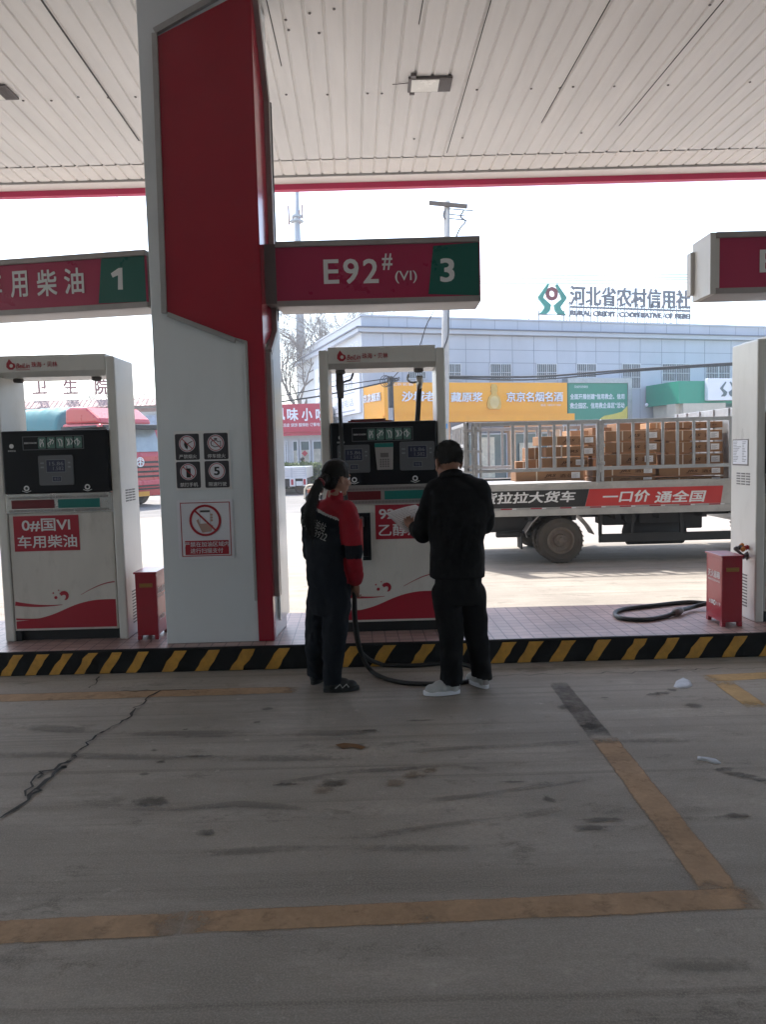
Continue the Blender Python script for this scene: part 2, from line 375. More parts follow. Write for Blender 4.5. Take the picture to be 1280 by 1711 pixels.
gl2(-420, 1171, 1187, 500, 1147, 1158, M['paint']); gl2(1177, 1128, 1140, 1520, 1112, 1124, M['paint_far'])
a_, b_ = (G0(1186, 1137) + G0(1222, 1138)) / 2, (G0(1250, 1184) + G0(1290, 1184)) / 2; gline('road_marking', a_, b_, .15, .15, M['paint_far'], .0030)

# cracks, stains and puddles lying on the concrete: parts of the ground
def crack(pts, wd, seed, name='crack'):
    rnd = random.Random(seed); P = [Vector(onz(*p)) for p in pts]; Q = []
    for a, b in zip(P[:-1], P[1:]):
        k = max(2, int((b - a).length / .045))
        for i in range(k):
            t = i / k; q = a.lerp(b, t); q.x += rnd.gauss(0, .016); q.y += rnd.gauss(0, .016); Q.append(q)
    Q.append(P[-1]); b = MB(); pl = PL((0, 0, .005), (1, 0, 0), (0, 1, 0)); pts2 = [(q.x, q.y) for q in Q]
    W = [wd * .75 * (.2 + abs(noise.noise(Vector((q.x * 6, q.y * 6, seed)))) * 3.2 + rnd.random() * .5) for q in Q]
    L = []; Rr = []
    for i, p in enumerate(pts2):
        a = pts2[max(0, i - 1)]; c = pts2[min(len(pts2) - 1, i + 1)]; t = Vector((c[0] - a[0], c[1] - a[1])).normalized()
        L.append((p[0] - t.y * W[i], p[1] + t.x * W[i], .005)); Rr.append((p[0] + t.y * W[i], p[1] - t.x * W[i], .005))
    n = len(L); W = None; b.add(L + Rr, [(n + i, n + i + 1, i + 1, i) for i in range(n - 1)])
    return mk(name, b, M['crack'], ground)
crack([(262, 1156), (238, 1176), (222, 1188), (214, 1198), (190, 1215), (160, 1230), (138, 1246), (120, 1266), (100, 1280), (72, 1290), (62, 1302)], .011, 1)
crack([(98, 1284), (108, 1278), (90, 1298), (72, 1312), (52, 1330), (32, 1355), (0, 1368), (-60, 1380)], .011, 2)
crack([(70, 1292), (44, 1316), (36, 1332), (60, 1318)], .006, 3)
crack([(165, 1132), (158, 1140), (148, 1150)], .008, 4)
crack([(208, 1153), (262, 1155), (310, 1153)], .006, 5)
crack([(820, 1131), (950, 1126), (1000, 1126), (1060, 1123), (1130, 1121), (1280, 1117)], .004, 6)
def stain_mat(top=.45):
    m = bpy.data.materials.new('dark_stain'); m.use_nodes = True; n = m.node_tree.nodes; l = m.node_tree.links; b = n['Principled BSDF']
    b.inputs['Base Color'].default_value = (.05, .043, .037, 1); b.inputs['Roughness'].default_value = .92; b.inputs['Specular IOR Level'].default_value = .12
    at_ = n.new('ShaderNodeAttribute'); at_.attribute_name = 'edge'
    tc = n.new('ShaderNodeTexCoord'); t = n.new('ShaderNodeTexNoise'); t.inputs['Scale'].default_value = 22; t.inputs['Detail'].default_value = 10; t.inputs['Roughness'].default_value = .78
    l.new(tc.outputs['Object'], t.inputs['Vector'])
    a = n.new('ShaderNodeMath'); a.operation = 'ADD'; l.new(at_.outputs['Fac'], a.inputs[0]); l.new(t.outputs['Fac'], a.inputs[1])
    r2 = n.new('ShaderNodeMapRange'); r2.inputs[1].default_value = .80; r2.inputs[2].default_value = 1.02; r2.inputs[4].default_value = top; l.new(a.outputs[0], r2.inputs[0])
    l.new(r2.outputs[0], b.inputs['Alpha']); return m
M['stain'] = stain_mat(); M['skid'] = stain_mat(.24)
def stain(px, py, wx, wy, seed, mt=None, rot=0, name='oil_stain', z=.0055):
    c = onz(px, py); b = MB(); n = 26; v = [(c.x, c.y, z)]
    for k in range(n):
        t = 2 * math.pi * k / n; q = .85 + .42 * noise.noise(Vector((math.cos(t) * 1.1 + seed * 3.1, math.sin(t) * 1.1, seed)))
        x, y = math.cos(t) * wx * q, math.sin(t) * wy * q
        v.append((c.x + x * math.cos(rot) - y * math.sin(rot), c.y + x * math.sin(rot) + y * math.cos(rot), z))
    b.add(v, [(0, k + 1, (k + 1) % n + 1) for k in range(n)])
    o = mk(name, b, mt or M['stain'], ground)
    if mt is None:
        at_ = o.data.attributes.new('edge', 'FLOAT', 'POINT'); at_.data.foreach_set('value', [.75] + [0.0] * n)
    return o
for i, (x, y, a, b) in enumerate([(446, 1186, .10, .06), (430, 1208, .05, .04), (620, 1222, .1, .05), (600, 1248, .08, .09), (560, 1310, .16, .1), (345, 1393, .09, .07),
                                  (917, 1337, .07, .06), (1000, 1371, .22, .04), (985, 1385, .18, .06), (480, 1312, .16, .03), (860, 1308, .16, .03),
                                   (1160, 1180, .12, .1), (1230, 1365, .16, .05), (255, 1340, .2, .12), (700, 1205, .25, .03), (1010, 1167, .06, .03), (945, 1182, .10, .12), (985, 1214, .12, .12), (330, 1265, .2, .04),
                                  (268, 1275, .06, .05), (258, 1255, .05, .04), (240, 1295, .06, .04), (310, 1220, .04, .03)]): stain(x, y, a, b, i + 1)
def skid(pts, wd, name='tyre_mark'):
    P = [onz(*p) for p in pts]; P = [P[0].lerp(P[-1], 0)] + P[1:]; S_ = []
    for a, c in zip(P[:-1], P[1:]): S_ += [a.lerp(c, i / 6) for i in range(6)]
    S_.append(P[-1]); b = MB(); at_ = []
    for i, p in enumerate(S_):
        t = (S_[min(i + 1, len(S_) - 1)] - S_[max(0, i - 1)]).normalized(); s = Vector((-t.y, t.x, 0)); e = min(1, min(i, len(S_) - 1 - i) / 4)
        for k, ed in ((-1, 0), (-.4, .5), (.4, .5), (1, 0)): b.v.append((p.x + s.x * wd * k, p.y + s.y * wd * k, .005)); at_.append(ed * e * (.9 + .9 * noise.noise(Vector((p.x * 2.2, p.y * 9 + k * 3, 4)))))
    for i in range(len(S_) - 1):
        for k in range(3): a = i * 4 + k; b.f.append((a, a + 4, a + 5, a + 1)); b.m.append(0)
    if (Vector(b.v[4]) - Vector(b.v[0])).cross(Vector(b.v[1]) - Vector(b.v[0])).z < 0: b.f = [f[::-1] for f in b.f]
    o = mk(name, b, M['skid'], ground); o.data.attributes.new('edge', 'FLOAT', 'POINT').data.foreach_set('value', at_)
skid([(-300, 1235), (0, 1212), (150, 1222), (320, 1228), (520, 1226), (760, 1228)], .085); skid([(-300, 1265), (80, 1262), (250, 1266), (480, 1268), (660, 1264)], .075)
skid([(150, 1352), (300, 1352), (400, 1345), (520, 1352), (640, 1372)], .05); skid([(415, 1315), (480, 1308), (600, 1290), (760, 1282), (900, 1300)], .045); skid([(480, 1400), (620, 1398), (720, 1385), (860, 1368), (980, 1345)], .05)
skid([(660, 1345), (800, 1330), (940, 1310), (1040, 1290)], .04); skid([(560, 1262), (800, 1250), (1000, 1240), (1280, 1235)], .05); skid([(250, 1432), (480, 1420), (700, 1418), (900, 1425)], .05); skid([(1040, 1385), (1120, 1372), (1220, 1368), (1320, 1365)], .05); skid([(860, 1575), (1000, 1600), (1150, 1612), (1320, 1612)], .06)
def puddle(pts, mt, z, name):
    b = MB(); b.add([tuple(Vector((onz(*p).x, onz(*p).y, z))) for p in pts], [tuple(range(len(pts) - 1, -1, -1))]); return mk(name, b, mt, ground)
M['wet'] = mat('wet_concrete', (.04, .036, .033), .6, var=.2, spec=.2)
for i, (x, y, wx, wy) in enumerate([(1092, 1161, .11, .05), (1108, 1159, .11, .055), (1124, 1154, .08, .06), (1204, 1288, .07, .035), (1216, 1286, .07, .045), (1232, 1295, .11, .05), (1252, 1299, .10, .045), (1275, 1305, .13, .05), (1300, 1311, .14, .05)]):
    stain(x, y, wx, wy, 60 + i, name='wet_patch', z=.0056 + i * .0002)
puddle([(560, 1246), (575, 1243), (596, 1245), (612, 1250), (604, 1254), (588, 1250), (572, 1253)], mat('rust_stain', (.16, .075, .02), .8), .0065, 'rust_stain')
for i, (x, y, wx, wy) in enumerate([(540, 1322, .12, .10), (660, 1310, .1, .1), (690, 1297, .12, .1), (720, 1290, .1, .1)]):
    st_ = stain(x, y, wx, wy, 40 + i, name='old_paint_spot'); st_.data.materials[0] = M.setdefault('ghost', None) or M.__setitem__('ghost', M['stain'].copy()) or M['ghost']
M['ghost'].node_tree.nodes['Principled BSDF'].inputs['Base Color'].default_value = (.23, .15, .09, 1)
def ice(pts, label, name):
    b = MB(); P = [onz(*p) for p in pts]; c = sum(P, Vector()) / len(P); n = len(P); v = []
    for k, (s_, z) in enumerate(((1, .001), (.96, .005), (.6, .009))): v += [tuple(c.lerp(p, s_) + Vector((0, 0, z * (1 + .5 * noise.noise(p * 9))))) for p in P]
    v.append(tuple(c + Vector((0, 0, .010)))); f = [(k * n + i, k * n + (i + 1) % n, (k + 1) * n + (i + 1) % n, (k + 1) * n + i) for k in (0, 1) for i in range(n)] + [(2 * n + i, 2 * n + (i + 1) % n, 3 * n) for i in range(n)]
    b.add(v, f); return tag(mk(name, b, M['ice_white'], smooth=True), label, 'plastic scrap')
ice([(1126, 1148), (1130, 1139), (1142, 1133), (1154, 1138), (1158, 1146), (1150, 1150), (1138, 1151)], 'crumpled clear plastic scrap beside a wet patch near the kerb', 'plastic_scrap')
ice([(1166, 1265), (1180, 1267), (1198, 1270), (1206, 1276), (1196, 1277), (1180, 1272), (1166, 1270)], 'small white plastic strip on the concrete at the end of a wet trail', 'plastic_scrap')

KY, KZ, KB = 5.835, .184, 7.06     # island front, height, back
def tile_mat():
    m = bpy.data.materials.new('pink_tiles'); m.use_nodes = True; n = m.node_tree.nodes; l = m.node_tree.links; b = n['Principled BSDF']
    tc = n.new('ShaderNodeTexCoord'); mp = n.new('ShaderNodeMapping'); mp.inputs['Scale'].default_value = (1, 1, 1); l.new(tc.outputs['Object'], mp.inputs[0])
    mp.inputs['Rotation'].default_value = (0, 0, R(-2))
    br = n.new('ShaderNodeTexBrick'); br.offset = 0; br.squash = 1; l.new(mp.outputs[0], br.inputs['Vector'])
    br.inputs['Scale'].default_value = 1; br.inputs['Brick Width'].default_value = .105; br.inputs['Row Height'].default_value = .105
    br.inputs['Mortar Size'].default_value = .005; br.inputs['Mortar Smooth'].default_value = .2; br.inputs['Bias'].default_value = -.2
    br.inputs['Color1'].default_value = (.45, .31, .285, 1); br.inputs['Color2'].default_value = (.37, .245, .225, 1); br.inputs['Mortar'].default_value = (.15, .10, .095, 1)
    t = n.new('ShaderNodeTexNoise'); t.inputs['Scale'].default_value = 3; t.inputs['Detail'].default_value = 7; l.new(tc.outputs['Object'], t.inputs['Vector'])
    r2 = n.new('ShaderNodeMapRange'); r2.inputs[1].default_value = .3; r2.inputs[2].default_value = .7; r2.inputs[3].default_value = .68; r2.inputs[4].default_value = 1.1; l.new(t.outputs['Fac'], r2.inputs[0])
    mx = n.new('ShaderNodeMix'); mx.data_type = 'RGBA'; mx.blend_type = 'MULTIPLY'; mx.inputs[0].default_value = 1; l.new(br.outputs['Color'], mx.inputs[6]); l.new(r2.outputs[0], mx.inputs[7])
    l.new(mx.outputs[2], b.inputs['Base Color']); b.inputs['Roughness'].default_value = .38
    bp = n.new('ShaderNodeBump'); bp.inputs['Strength'].default_value = .4; bp.inputs['Distance'].default_value = .004; bp.invert = True; l.new(br.outputs['Fac'], bp.inputs['Height']); l.new(bp.outputs[0], b.inputs['Normal'])
    return m
M['tile'] = tile_mat()
b = MB(); b.box(-14, 14, KY + .035, KB, 0, KZ); isl = struct(mk('pavement_island', b, M['tile'], base=(0, KY, 0)))
b = MB(); b.box(-14, 14, KY, KY + .035, 0, KZ + .003); kerb = struct(mk('kerb', b, M['kerb_black'], bevel=.012, base=(0, KY, 0)))
b = MB(); kp = front(KY)
for i, xb in enumerate([-75, -22, 18, 60, 101, 142, 184, 230, 290, 347, 405, 464, 583, 640, 706, 765, 842, 886, 940, 1000, 1060, 1115, 1168, 1228, 1290, 1345]):
    a, z = kp.hit(xb, 1100); wd = (17 if xb < 250 else 21) / 1284 * 6; rr = random.Random(i)
    pts = []
    for q in (0, .25, .5, .75, 1): pts.append((a - .055 + q * .11 * rr.uniform(.9, 1.1) - wd / 2 + rr.uniform(-.006, .006), .006 + q * (KZ - .022)))
    for q in (1, .7, .45, .2, 0): pts.append((a - .055 + q * .11 + wd / 2 + rr.uniform(-.008, .008), .006 + q * (KZ - .022)))
    b.poly(kp, pts, .001, .004)
mk('stripe_paint', b, M['kerb_yellow'], kerb)

# ------------------------------------------------------------------ canopy
CZ, CY1, CX = 5.2, 10.46, 16.0
def ceil_pt(x, y): return (x - .035 * (y - 6), y)
canopy = thing('canopy', 'white ribbed canopy roof with red edge over the fuel island', 'canopy', (0, 6, CZ))
def ribs(b, y0, y1, z):
    v = []; f = []; x = -CX; prof = []
    while x < CX:
        prof += [(x, 0), (x + .118, 0), (x + .128, .006), (x + .140, .006), (x + .150, 0), (x + .1500001, -.0)]
        x += .165
    n = len(prof)
    for y in (y0, y1): v += [(*ceil_pt(px, y), z + pz * 2.6) for px, pz in prof]
    b.add(v, [(i, i + n, i + n + 1, i + 1) for i in range(n - 1)])
    b.add([(*ceil_pt(-CX, y0), z + .06), (*ceil_pt(CX, y0), z + .06), (*ceil_pt(CX, y1), z + .06), (*ceil_pt(-CX, y1), z + .06)], [(0, 1, 2, 3)])
    return b
ysm = at(640, 265, 1); ysm = (CZ - CAM_H) / (at(640, 265, 1).z - CAM_H); ygp = (CZ - CAM_H) / (at(640, 291, 1).z - CAM_H)
b = ribs(MB(), -17.0, ysm - .03, CZ); mk('ceiling_panel', b, M['ceil'], canopy)  # rear reach, out of view, lengthened to keep skylight off the camera-facing sides
b = ribs(MB(), ysm + .03, ygp - .02, CZ + .012); mk('edge_panel', b, M['ceil_white'], canopy)
b = MB(); b.box(-CX, CX, ysm - .05, ysm + .06, CZ + .05, CZ + .058); b.box(-CX, CX, ygp - .03, ygp + .02, CZ + .05, CZ + .055); mk('shadow_gap', b, M['dark'], canopy)
b = MB(); b.box(-CX, CX, ygp + .02, CY1 - .05, CZ - .005, CZ + .06); mk('edge_trim', b, M['ceil_white'], canopy)
zb = at(640, 315, CY1).z
b = MB(); b.box(-CX, CX, CY1 - .05, CY1 + .05, zb, 6.1); b.box(-CX, CX, -17.1, -17.0, zb, 6.1); b.box(-CX - .05, -CX, -17, CY1, zb, 6.1); b.box(CX, CX + .05, -17, CY1, zb, 6.1); mk('fascia', b, M['fascia_red'], canopy)
b = MB(); b.box(-CX, CX, -17, CY1 - .05, 5.95, 6.0); mk('roof_sheet', b, M['far_wall'], canopy)
for p, q in (((66, -4), (232, 235)), ((1140 / 2 + 640, 0), (1035, 210)), ((1020, 0), (905, 205)), ((821, 0), (747, 255)), ((445, 0), (470, 110)), ((700, 40), (707, 0))):
    A, B = onz(*p, CZ), onz(*q, CZ); B.z = A.z = CZ - .002; mk('panel_seam', MB().bar(A, B, .008 if p[0] != 66 else .016, .004), M['dark'], canopy)
b = MB(); rr = random.Random(3)
for i, (x, y) in enumerate([(797, 150), (888, 148), (936, 147), (958, 145), (1027, 144), (1117, 142), (1254, 137), (972, 222), (1187, 8), (692, 232), (773, 230), (547, 158), (478, 158), (614, 156), (638, 156), (533, 55), (558, 15), (482, 50), (517, 22), (130, 162), (85, 168), (180, 163), (226, 162), (38, 168), (477, 33)]):
    p = onz(x, y, CZ - .004); b.lathe([(.013, 0), (.011, -.006), (0, -.008)], Matrix.Translation(p), 8)
mk('screw', b, M['casing_dark'], canopy)

def canopy_light(px, py, label, tail=True):
    c = onz(px, py, CZ); t = thing('canopy_floodlight', label, 'floodlight', c, 'floodlights under the canopy')
    b = MB(); b.box(c.x - .21, c.x + .21, c.y - .15, c.y + .13, CZ - .026, CZ - .004)
    for k in range(7): b.box(c.x + .10 + k * .015, c.x + .106 + k * .015, c.y - .13, c.y + .11, CZ - .031, CZ - .026)
    for q in (-.2, .14): b.box(c.x - .19 + (q > 0) * .0, c.x - .14, c.y + q - .02 * (q < 0), c.y + q + .04, CZ - .03, CZ - .003)
    mk('housing', b, M['casing_dark'], t, bevel=.008)
    b = MB(); b.box(c.x - .18, c.x + .085, c.y - .135, c.y + .115, CZ - .031, CZ - .0262); mk('lens', b, M['light_lens'], t, bevel=.006)
    b = MB(); b.bar((c.x - .21, c.y - .04, CZ - .012), (c.x - .36, c.y - .01, CZ - .008), .006, .006); mk('cable', b, M['casing_dark'], t)
    return t
canopy_light(718, 139, 'square floodlight on the ceiling just right of the red column top')
canopy_light(-16, 153, 'square floodlight on the ceiling cut off at the left picture edge')

# ------------------------------------------------------------------ column with red blade
CYF = 6.0
f6 = front(CYF)
xl, xr = at(279, 1076, CYF).x, at(457, 1072, CYF).x
sb = onz(481, 1045, KZ)
col = thing('canopy_column', 'broad white and red clad canopy column standing on the tiled island', 'column', ((xl + xr) / 2, CYF, KZ))
b = MB()
fp = [(xl, CYF), (xr, CYF), (sb.x - .01, sb.y), (xl, sb.y)]
v = [(x, y, z) for z in (KZ, CZ) for x, y in fp]; b.add(v, [(3, 2, 1, 0), (4, 5, 6, 7), (0, 1, 5, 4), (1, 2, 6, 5), (2, 3, 7, 6), (3, 0, 4, 7)])
mk('white_cladding', b, M['white_clad'], col, bevel=.006)
zt = CZ - .01
tl = f6.hit(263, 62); bl = f6.hit(279, 521); br_ = f6.hit(413, 572); bb = f6.hit(433, 1073)
top_a = f6.hit(383, 0); dirx = ((top_a[0] - tl[0]), (top_a[1] - tl[1])); xe = xr; te = tl[1] + dirx[1] / dirx[0] * (xe - tl[0])
b = MB(); b.poly(f6, [tl, bl, br_, (bb[0], KZ + .005), (xr + .003, KZ + .005), (xr + .003, min(te, zt))], .0, .012)
mk('red_panel', b, M['red_clad'], col)
b = MB()
def trim(p, q, w_, d=.035, lo=.0): b.stroke(f6, [p, q], w_, lo, d)
l2 = f6.hit(259, 58); l3 = f6.hit(275, 524)
trim((l2[0] - .0, l2[1]), l3, .042, .03); trim((l2[0], l2[1] + .012), (xe, te + .07), .045, .034)
trim((l3[0] + .03, l3[1] - .012), f6.hit(394, 570), .036, .04); trim(f6.hit(394, 567), f6.hit(412, 572), .02, .02)
trim(f6.hit(411, 571), f6.hit(428, 1003), .022, .026)
mk('trim', b, M['trim_alu'], col, bevel=.003)
# the right-hand face: red blade with its own chevron frame, white sheet beyond
su = Vector((sb.x - xr, sb.y - CYF, 0)).normalized(); ps = PL((xr, CYF, 0), su, (0, 0, 1)); SW = math.hypot(sb.x - xr, sb.y - CYF)
zc = f6.hit(440, 575)[1]; zc2 = f6.hit(440, 545)[1]; zu = f6.hit(425, 135)[1]
b = MB(); b.poly(ps, [(.0, KZ + .005), (.0, min(zt, zu + .9)), (.34, zu), (.34, zc2), (.06, zc), (.06, KZ + .005)], .001, .008); mk('side_red_panel', b, M['red_clad'], col)
b = MB(); b.stroke(ps, [(.34, zc2), (.34, zu)], .05, .002, .05); b.stroke(ps, [(.34, zu), (.04, min(zt, zu + .8))], .05, .002, .05); b.stroke(ps, [(.34, zc2), (.10, zc - .05)], .05, .002, .05)
b.stroke(ps, [(.10, zc - .05), (.10, f6.hit(446, 1000)[1])], .06, .002, .045); b.stroke(ps, [(.34, zu - .02), (.42, zu - .02)], .02, .002, .05)
mk('side_trim', b, M['casing'], col, bevel=.004)
b = MB(); b.stroke(ps, [(.375, zc2 + .1), (.375, zu)], .02, .001, .055); b.stroke(ps, [(.15, zc - .1), (.15, f6.hit(446, 1000)[1])], .03, .001, .04); mk('side_gasket', b, M['dark'], col)
b = MB(); b.poly(ps, [(.20, KZ + .12), (.20, zc - .1), (.40, zc2), (.40, zu), (SW, zu), (SW, KZ + .12)], .004, .02); mk('side_sheet', b, M['white_clad'], col, bevel=.004)

# safety signs stuck on the column
def pictos(t, X0, Y0, X1, Y1, txt, kind, pl):
    a0, b0, a1, b1 = pl.rect(X0, Y0, X1, Y1); w_, h_ = a1 - a0, b1 - b0
    b = MB(); b.rrect(pl, a0, b0, a1, b1, w_ * .06, .008, .010); tl_ = mk('square', b, M['picto_grey'], t)
    c = ((a0 + a1) / 2, b0 + h_ * .62); r = w_ * .345
    b = MB(); b.disc(pl, c, r, .010, .0115); mk('disc', b, M['sign_white'], tl_)
    b = MB(); K = .0135
    if kind == 'fire':
        b.poly(pl, [(c[0] - .1 * w_, c[1] + .12 * w_), (c[0] - .02 * w_, c[1] + .04 * w_), (c[0] + .03 * w_, c[1] - .12 * w_), (c[0], c[1] - .24 * w_), (c[0] - .08 * w_, c[1] - .16 * w_), (c[0] - .13 * w_, c[1] - .04 * w_)], .0115, K)
        b.stroke(pl, [(c[0] - .02 * w_, c[1] - .02 * w_), (c[0] + .22 * w_, c[1] + .1 * w_)], .03 * w_, .0115, K)
    if kind == 'engine':
        b.stroke(pl, [(c[0] - .2 * w_, c[1] + .02 * w_), (c[0] - .13 * w_, c[1] + .1 * w_), (c[0] + .02 * w_, c[1] + .12 * w_), (c[0] + .1 * w_, c[1] + .05 * w_), (c[0] + .2 * w_, c[1] + .08 * w_), (c[0] + .2 * w_, c[1] - .12 * w_), (c[0] - .05 * w_, c[1] - .16 * w_), (c[0] - .18 * w_, c[1] - .08 * w_), (c[0] - .2 * w_, c[1] + .02 * w_)], .03 * w_, .0115, K)
        b.rc(pl, c[0] - .06 * w_, c[1] + .14 * w_, c[0] + .06 * w_, c[1] + .2 * w_, .0115, K)
    if kind == 'phone':
        b.rrect(pl, c[0] - .08 * w_, c[1] - .24 * w_, c[0] + .1 * w_, c[1] + .14 * w_, .02 * w_, .0115, K); b.rc(pl, c[0] - .07 * w_, c[1] + .14 * w_, c[0] - .045 * w_, c[1] + .24 * w_, .0115, K)
    if kind == 'five': b.text(pl, '5', (c[0] - .12 * w_, c[1] - .17 * w_, c[0] + .12 * w_, c[1] + .17 * w_), .0125, .04)
    mk('symbol', b, M['letter_black'], tl_)
    b = MB(); b.ring(pl, c, r * .84, r * .92, .0115, .0145)
    if kind != 'five': b.stroke(pl, [(c[0] - r * .6, c[1] + r * .6), (c[0] + r * .6, c[1] - r * .6)], r * .1, .0138, .0148)
    mk('prohibition_ring', b, M['letter_red'], tl_)
    b = MB(); b.text(pl, txt, (a0 + .14 * w_, b0 + .055 * h_, a1 - .12 * w_, b0 + .21 * h_), .0108, .01); mk('lettering', b, M['letter_white'], tl_)
a0, b0, a1, b1 = f6.rect(290, 721, 387, 817)
s4 = thing('safety_sign', 'board of four dark pictogram squares on the white column', 'sign', (f6.pt((a0 + a1) / 2, b0)), 'signs on the column')
b = MB(); b.rc(f6, a0, b0, a1, b1, .001, .008); mk('board', b, M['letter_white'], s4)
pictos(s4, 292, 725.5, 334, 768, '严禁烟火', 'fire', f6); pictos(s4, 339.5, 724, 382, 767, '停车熄火', 'engine', f6)
pictos(s4, 294, 772, 336, 815, '禁打手机', 'phone', f6); pictos(s4, 341.5, 770.5, 384, 814, '限速行驶', 'five', f6)
a0, b0, a1, b1 = f6.rect(295, 836, 392, 932); w_, h_ = a1 - a0, b1 - b0
s5 = thing('safety_sign', 'white red-bordered sign with a crossed-out phone, below the pictogram board', 'sign', f6.pt((a0 + a1) / 2, b0), 'signs on the column')
b = MB(); b.rrect(f6, a0, b0, a1, b1, .01, .001, .008); mk('board', b, M['sign_white'], s5)
b = MB(); b.frame(f6, a0 + .025, b0 + .02, a1 - .02, b1 - .02, .006, .008, .0095); b.rc(f6, a0 + .05 * w_ + .03, b0 + .07 * h_, a1 - .05 * w_ - .02, b0 + .31 * h_, .008, .0102)
c = (a0 + .5 * w_, b0 + .65 * h_); b.ring(f6, c, .245 * w_, .285 * w_, .008, .013); b.stroke(f6, [(c[0] - .19 * w_, c[1] + .19 * w_), (c[0] + .19 * w_, c[1] - .19 * w_)], .03 * w_, .011, .0128); mk('prohibition_ring', b, M['letter_red'], s5)
b = MB(); b.text(f6, '严禁在加油区域内', (a0 + .11 * w_, b0 + .205 * h_, a1 - .09 * w_, b0 + .29 * h_), .0112, .012); b.text(f6, '进行扫描支付', (a0 + .21 * w_, b0 + .095 * h_, a1 - .2 * w_, b0 + .18 * h_), .0112, .012); mk('lettering', b, M['sign_white'], s5)
b = MB(); b.rrect(f6, c[0] - .10 * w_, c[1] - .08 * w_, c[0] + .10 * w_, c[1] + .19 * w_, .008, .008, .009, 0); b.rc(f6, c[0] - .085 * w_, c[1] + .15 * w_, c[0] + .085 * w_, c[1] + .18 * w_, .009, .0098, 1); b.rc(f6, c[0] - .085 * w_, c[1] - .06 * w_, c[0] + .085 * w_, c[1] + .14 * w_, .009, .0098, 2); mk('phone_symbol', b, [M['far_wall'], M['picto_grey'], M['sign_white']], s5)
b = MB(); b.poly(f6, [(c[0] - .16 * w_, c[1]), (c[0] - .12 * w_, c[1] + .03 * w_), (c[0] - .1 * w_, c[1] - .06 * w_), (c[0] + .06 * w_, c[1] - .05 * w_), (c[0] + .14 * w_, c[1] - .1 * w_), (c[0] + .1 * w_, c[1] - .2 * w_), (c[0] - .06 * w_, c[1] - .22 * w_)], .009, .0106)
for k in range(3): b.disc(f6, (c[0] + .115 * w_, c[1] + (.0 + .05 * k) * w_), .022 * w_, .009, .0106)
mk('hand_symbol', b, mat('picto_skin', (.45, .30, .25), .6), s5)

# ------------------------------------------------------------------ lightbox number signs
def lightbox(name, label, pl, px_face, depth, mats_box, letters, split, loc_px, lip=.045, poly=None):
    """px_face: left, top, right, bottom of the coloured face in pixels; split: pixel polygon of the green part"""
    a0, b0, a1, b1 = px_face
    t = thing(name, label, 'fuel sign', pl.pt(*loc_px), 'fuel signs under the canopy')
    b = MB(); b.rc(pl, a0 - .03, b0 - lip, a1 + .012, b1 + lip, -depth, -.012); b.rc(pl, a0 - .03, b1, a1 + .012, b1 + lip, -.0119, .016); b.rc(pl, a0 - .03, b0 - lip, a1 + .012, b0, -.0119, .016)
    mk('casing', b, mats_box, t, bevel=.006)
    b = MB(); b.rc(pl, a0 - .03, b0, a1 + .012, b1, -.0119, 0); mk('red_face', b, M['lb_red'], t)
    if split: b = MB(); b.poly(pl, split, .0005, .003); mk('green_face', b, M['lb_green'], t)
    b = MB()
    for s_, box, bold in letters: b.text(pl, s_, box, .0045, bold)
    if poly: b.poly(pl, poly, .003, .0045)
    mk('lettering', b, M['letter_white'], t)
    return t
p3 = PL((0, 6.12, 0), (1, -.01, 0))
a0, b1 = p3.hit(466, 414); a1, b0 = p3.hit(801, 494)
rc = p3.rect
t3 = lightbox('fuel_sign', 'red E92 lightbox with a green number 3 panel, right of the column', p3, (a0, b0, a1, b1), .34, M['casing'],
         [('E', rc(540, 434, 567, 474), .02), ('9', rc(573, 433, 600, 474), .02), ('2', rc(606, 433, 633, 473), .02), ('#', rc(638, 424, 656, 451), .02), ('(VI)', rc(660, 453, 697, 473), .01), ('3', rc(735, 432, 760, 471), .03)],
         [p3.hit(724, 411), (a1, b1 - .002), (a1, b0 + .002), p3.hit(716, 491.5)], ((a0 + a1) / 2, b0))
b = MB(); q0 = p3.hit(439, 500); b.rc(p3, q0[0], b0 - .02, a0 - .031, b1 + .03, -.30, .004); mk('mounting_bracket', b, M['casing_dark'], t3, bevel=.005)
o1 = at(247, 470, 6.12); p1 = PL((o1.x, 6.12, 0), (math.cos(R(-9)), math.sin(R(-9)), 0))
rc = p1.rect; a1, b1 = p1.hit(247, 428); _, b0 = p1.hit(247, 503); b1_, b0_ = p1.hit(200, 430)[1], p1.hit(200, 507)[1]
lightbox('fuel_sign', 'red diesel lightbox with a green number 1 panel, left of the column', p1, (-2.3, b0_, -.02, b1_), .3, M['casing'],
         [('车', rc(-30, 456, 4, 497), .025), ('用', rc(16, 454, 47, 496), .025), ('柴', rc(60, 452, 96, 494), .025), ('油', rc(106, 449, 141, 490), .025)],
         [p1.hit(169, 426), (-.022, b1_ - .002), (-.022, b0_ + .002), p1.hit(164.5, 507)], (-1.1, b0_), poly=[p1.hit(*k) for k in ((197, 484), (197, 460), (188, 464), (185, 457), (198, 448), (204, 447.5), (205, 484))])
p4 = PL((0, 6.12, 0), (1, .0, 0)); rc = p4.rect
a0, b1 = p4.hit(1197, 398); _, b0 = p4.hit(1195, 482); a1 = a0 + 2.2
t4 = lightbox('fuel_sign', 'dark red lightbox end with pale side cap at the right picture edge', p4, (a0 + .03, b0, a1, b1), .34, M['casing'],
         [('E92', (p4.hit(1270, 417)[0], p4.hit(1270, 456)[1], p4.hit(1270, 417)[0] + .5, p4.hit(1270, 417)[1]), .02)], None, ((a0 + a1) / 2, b0))
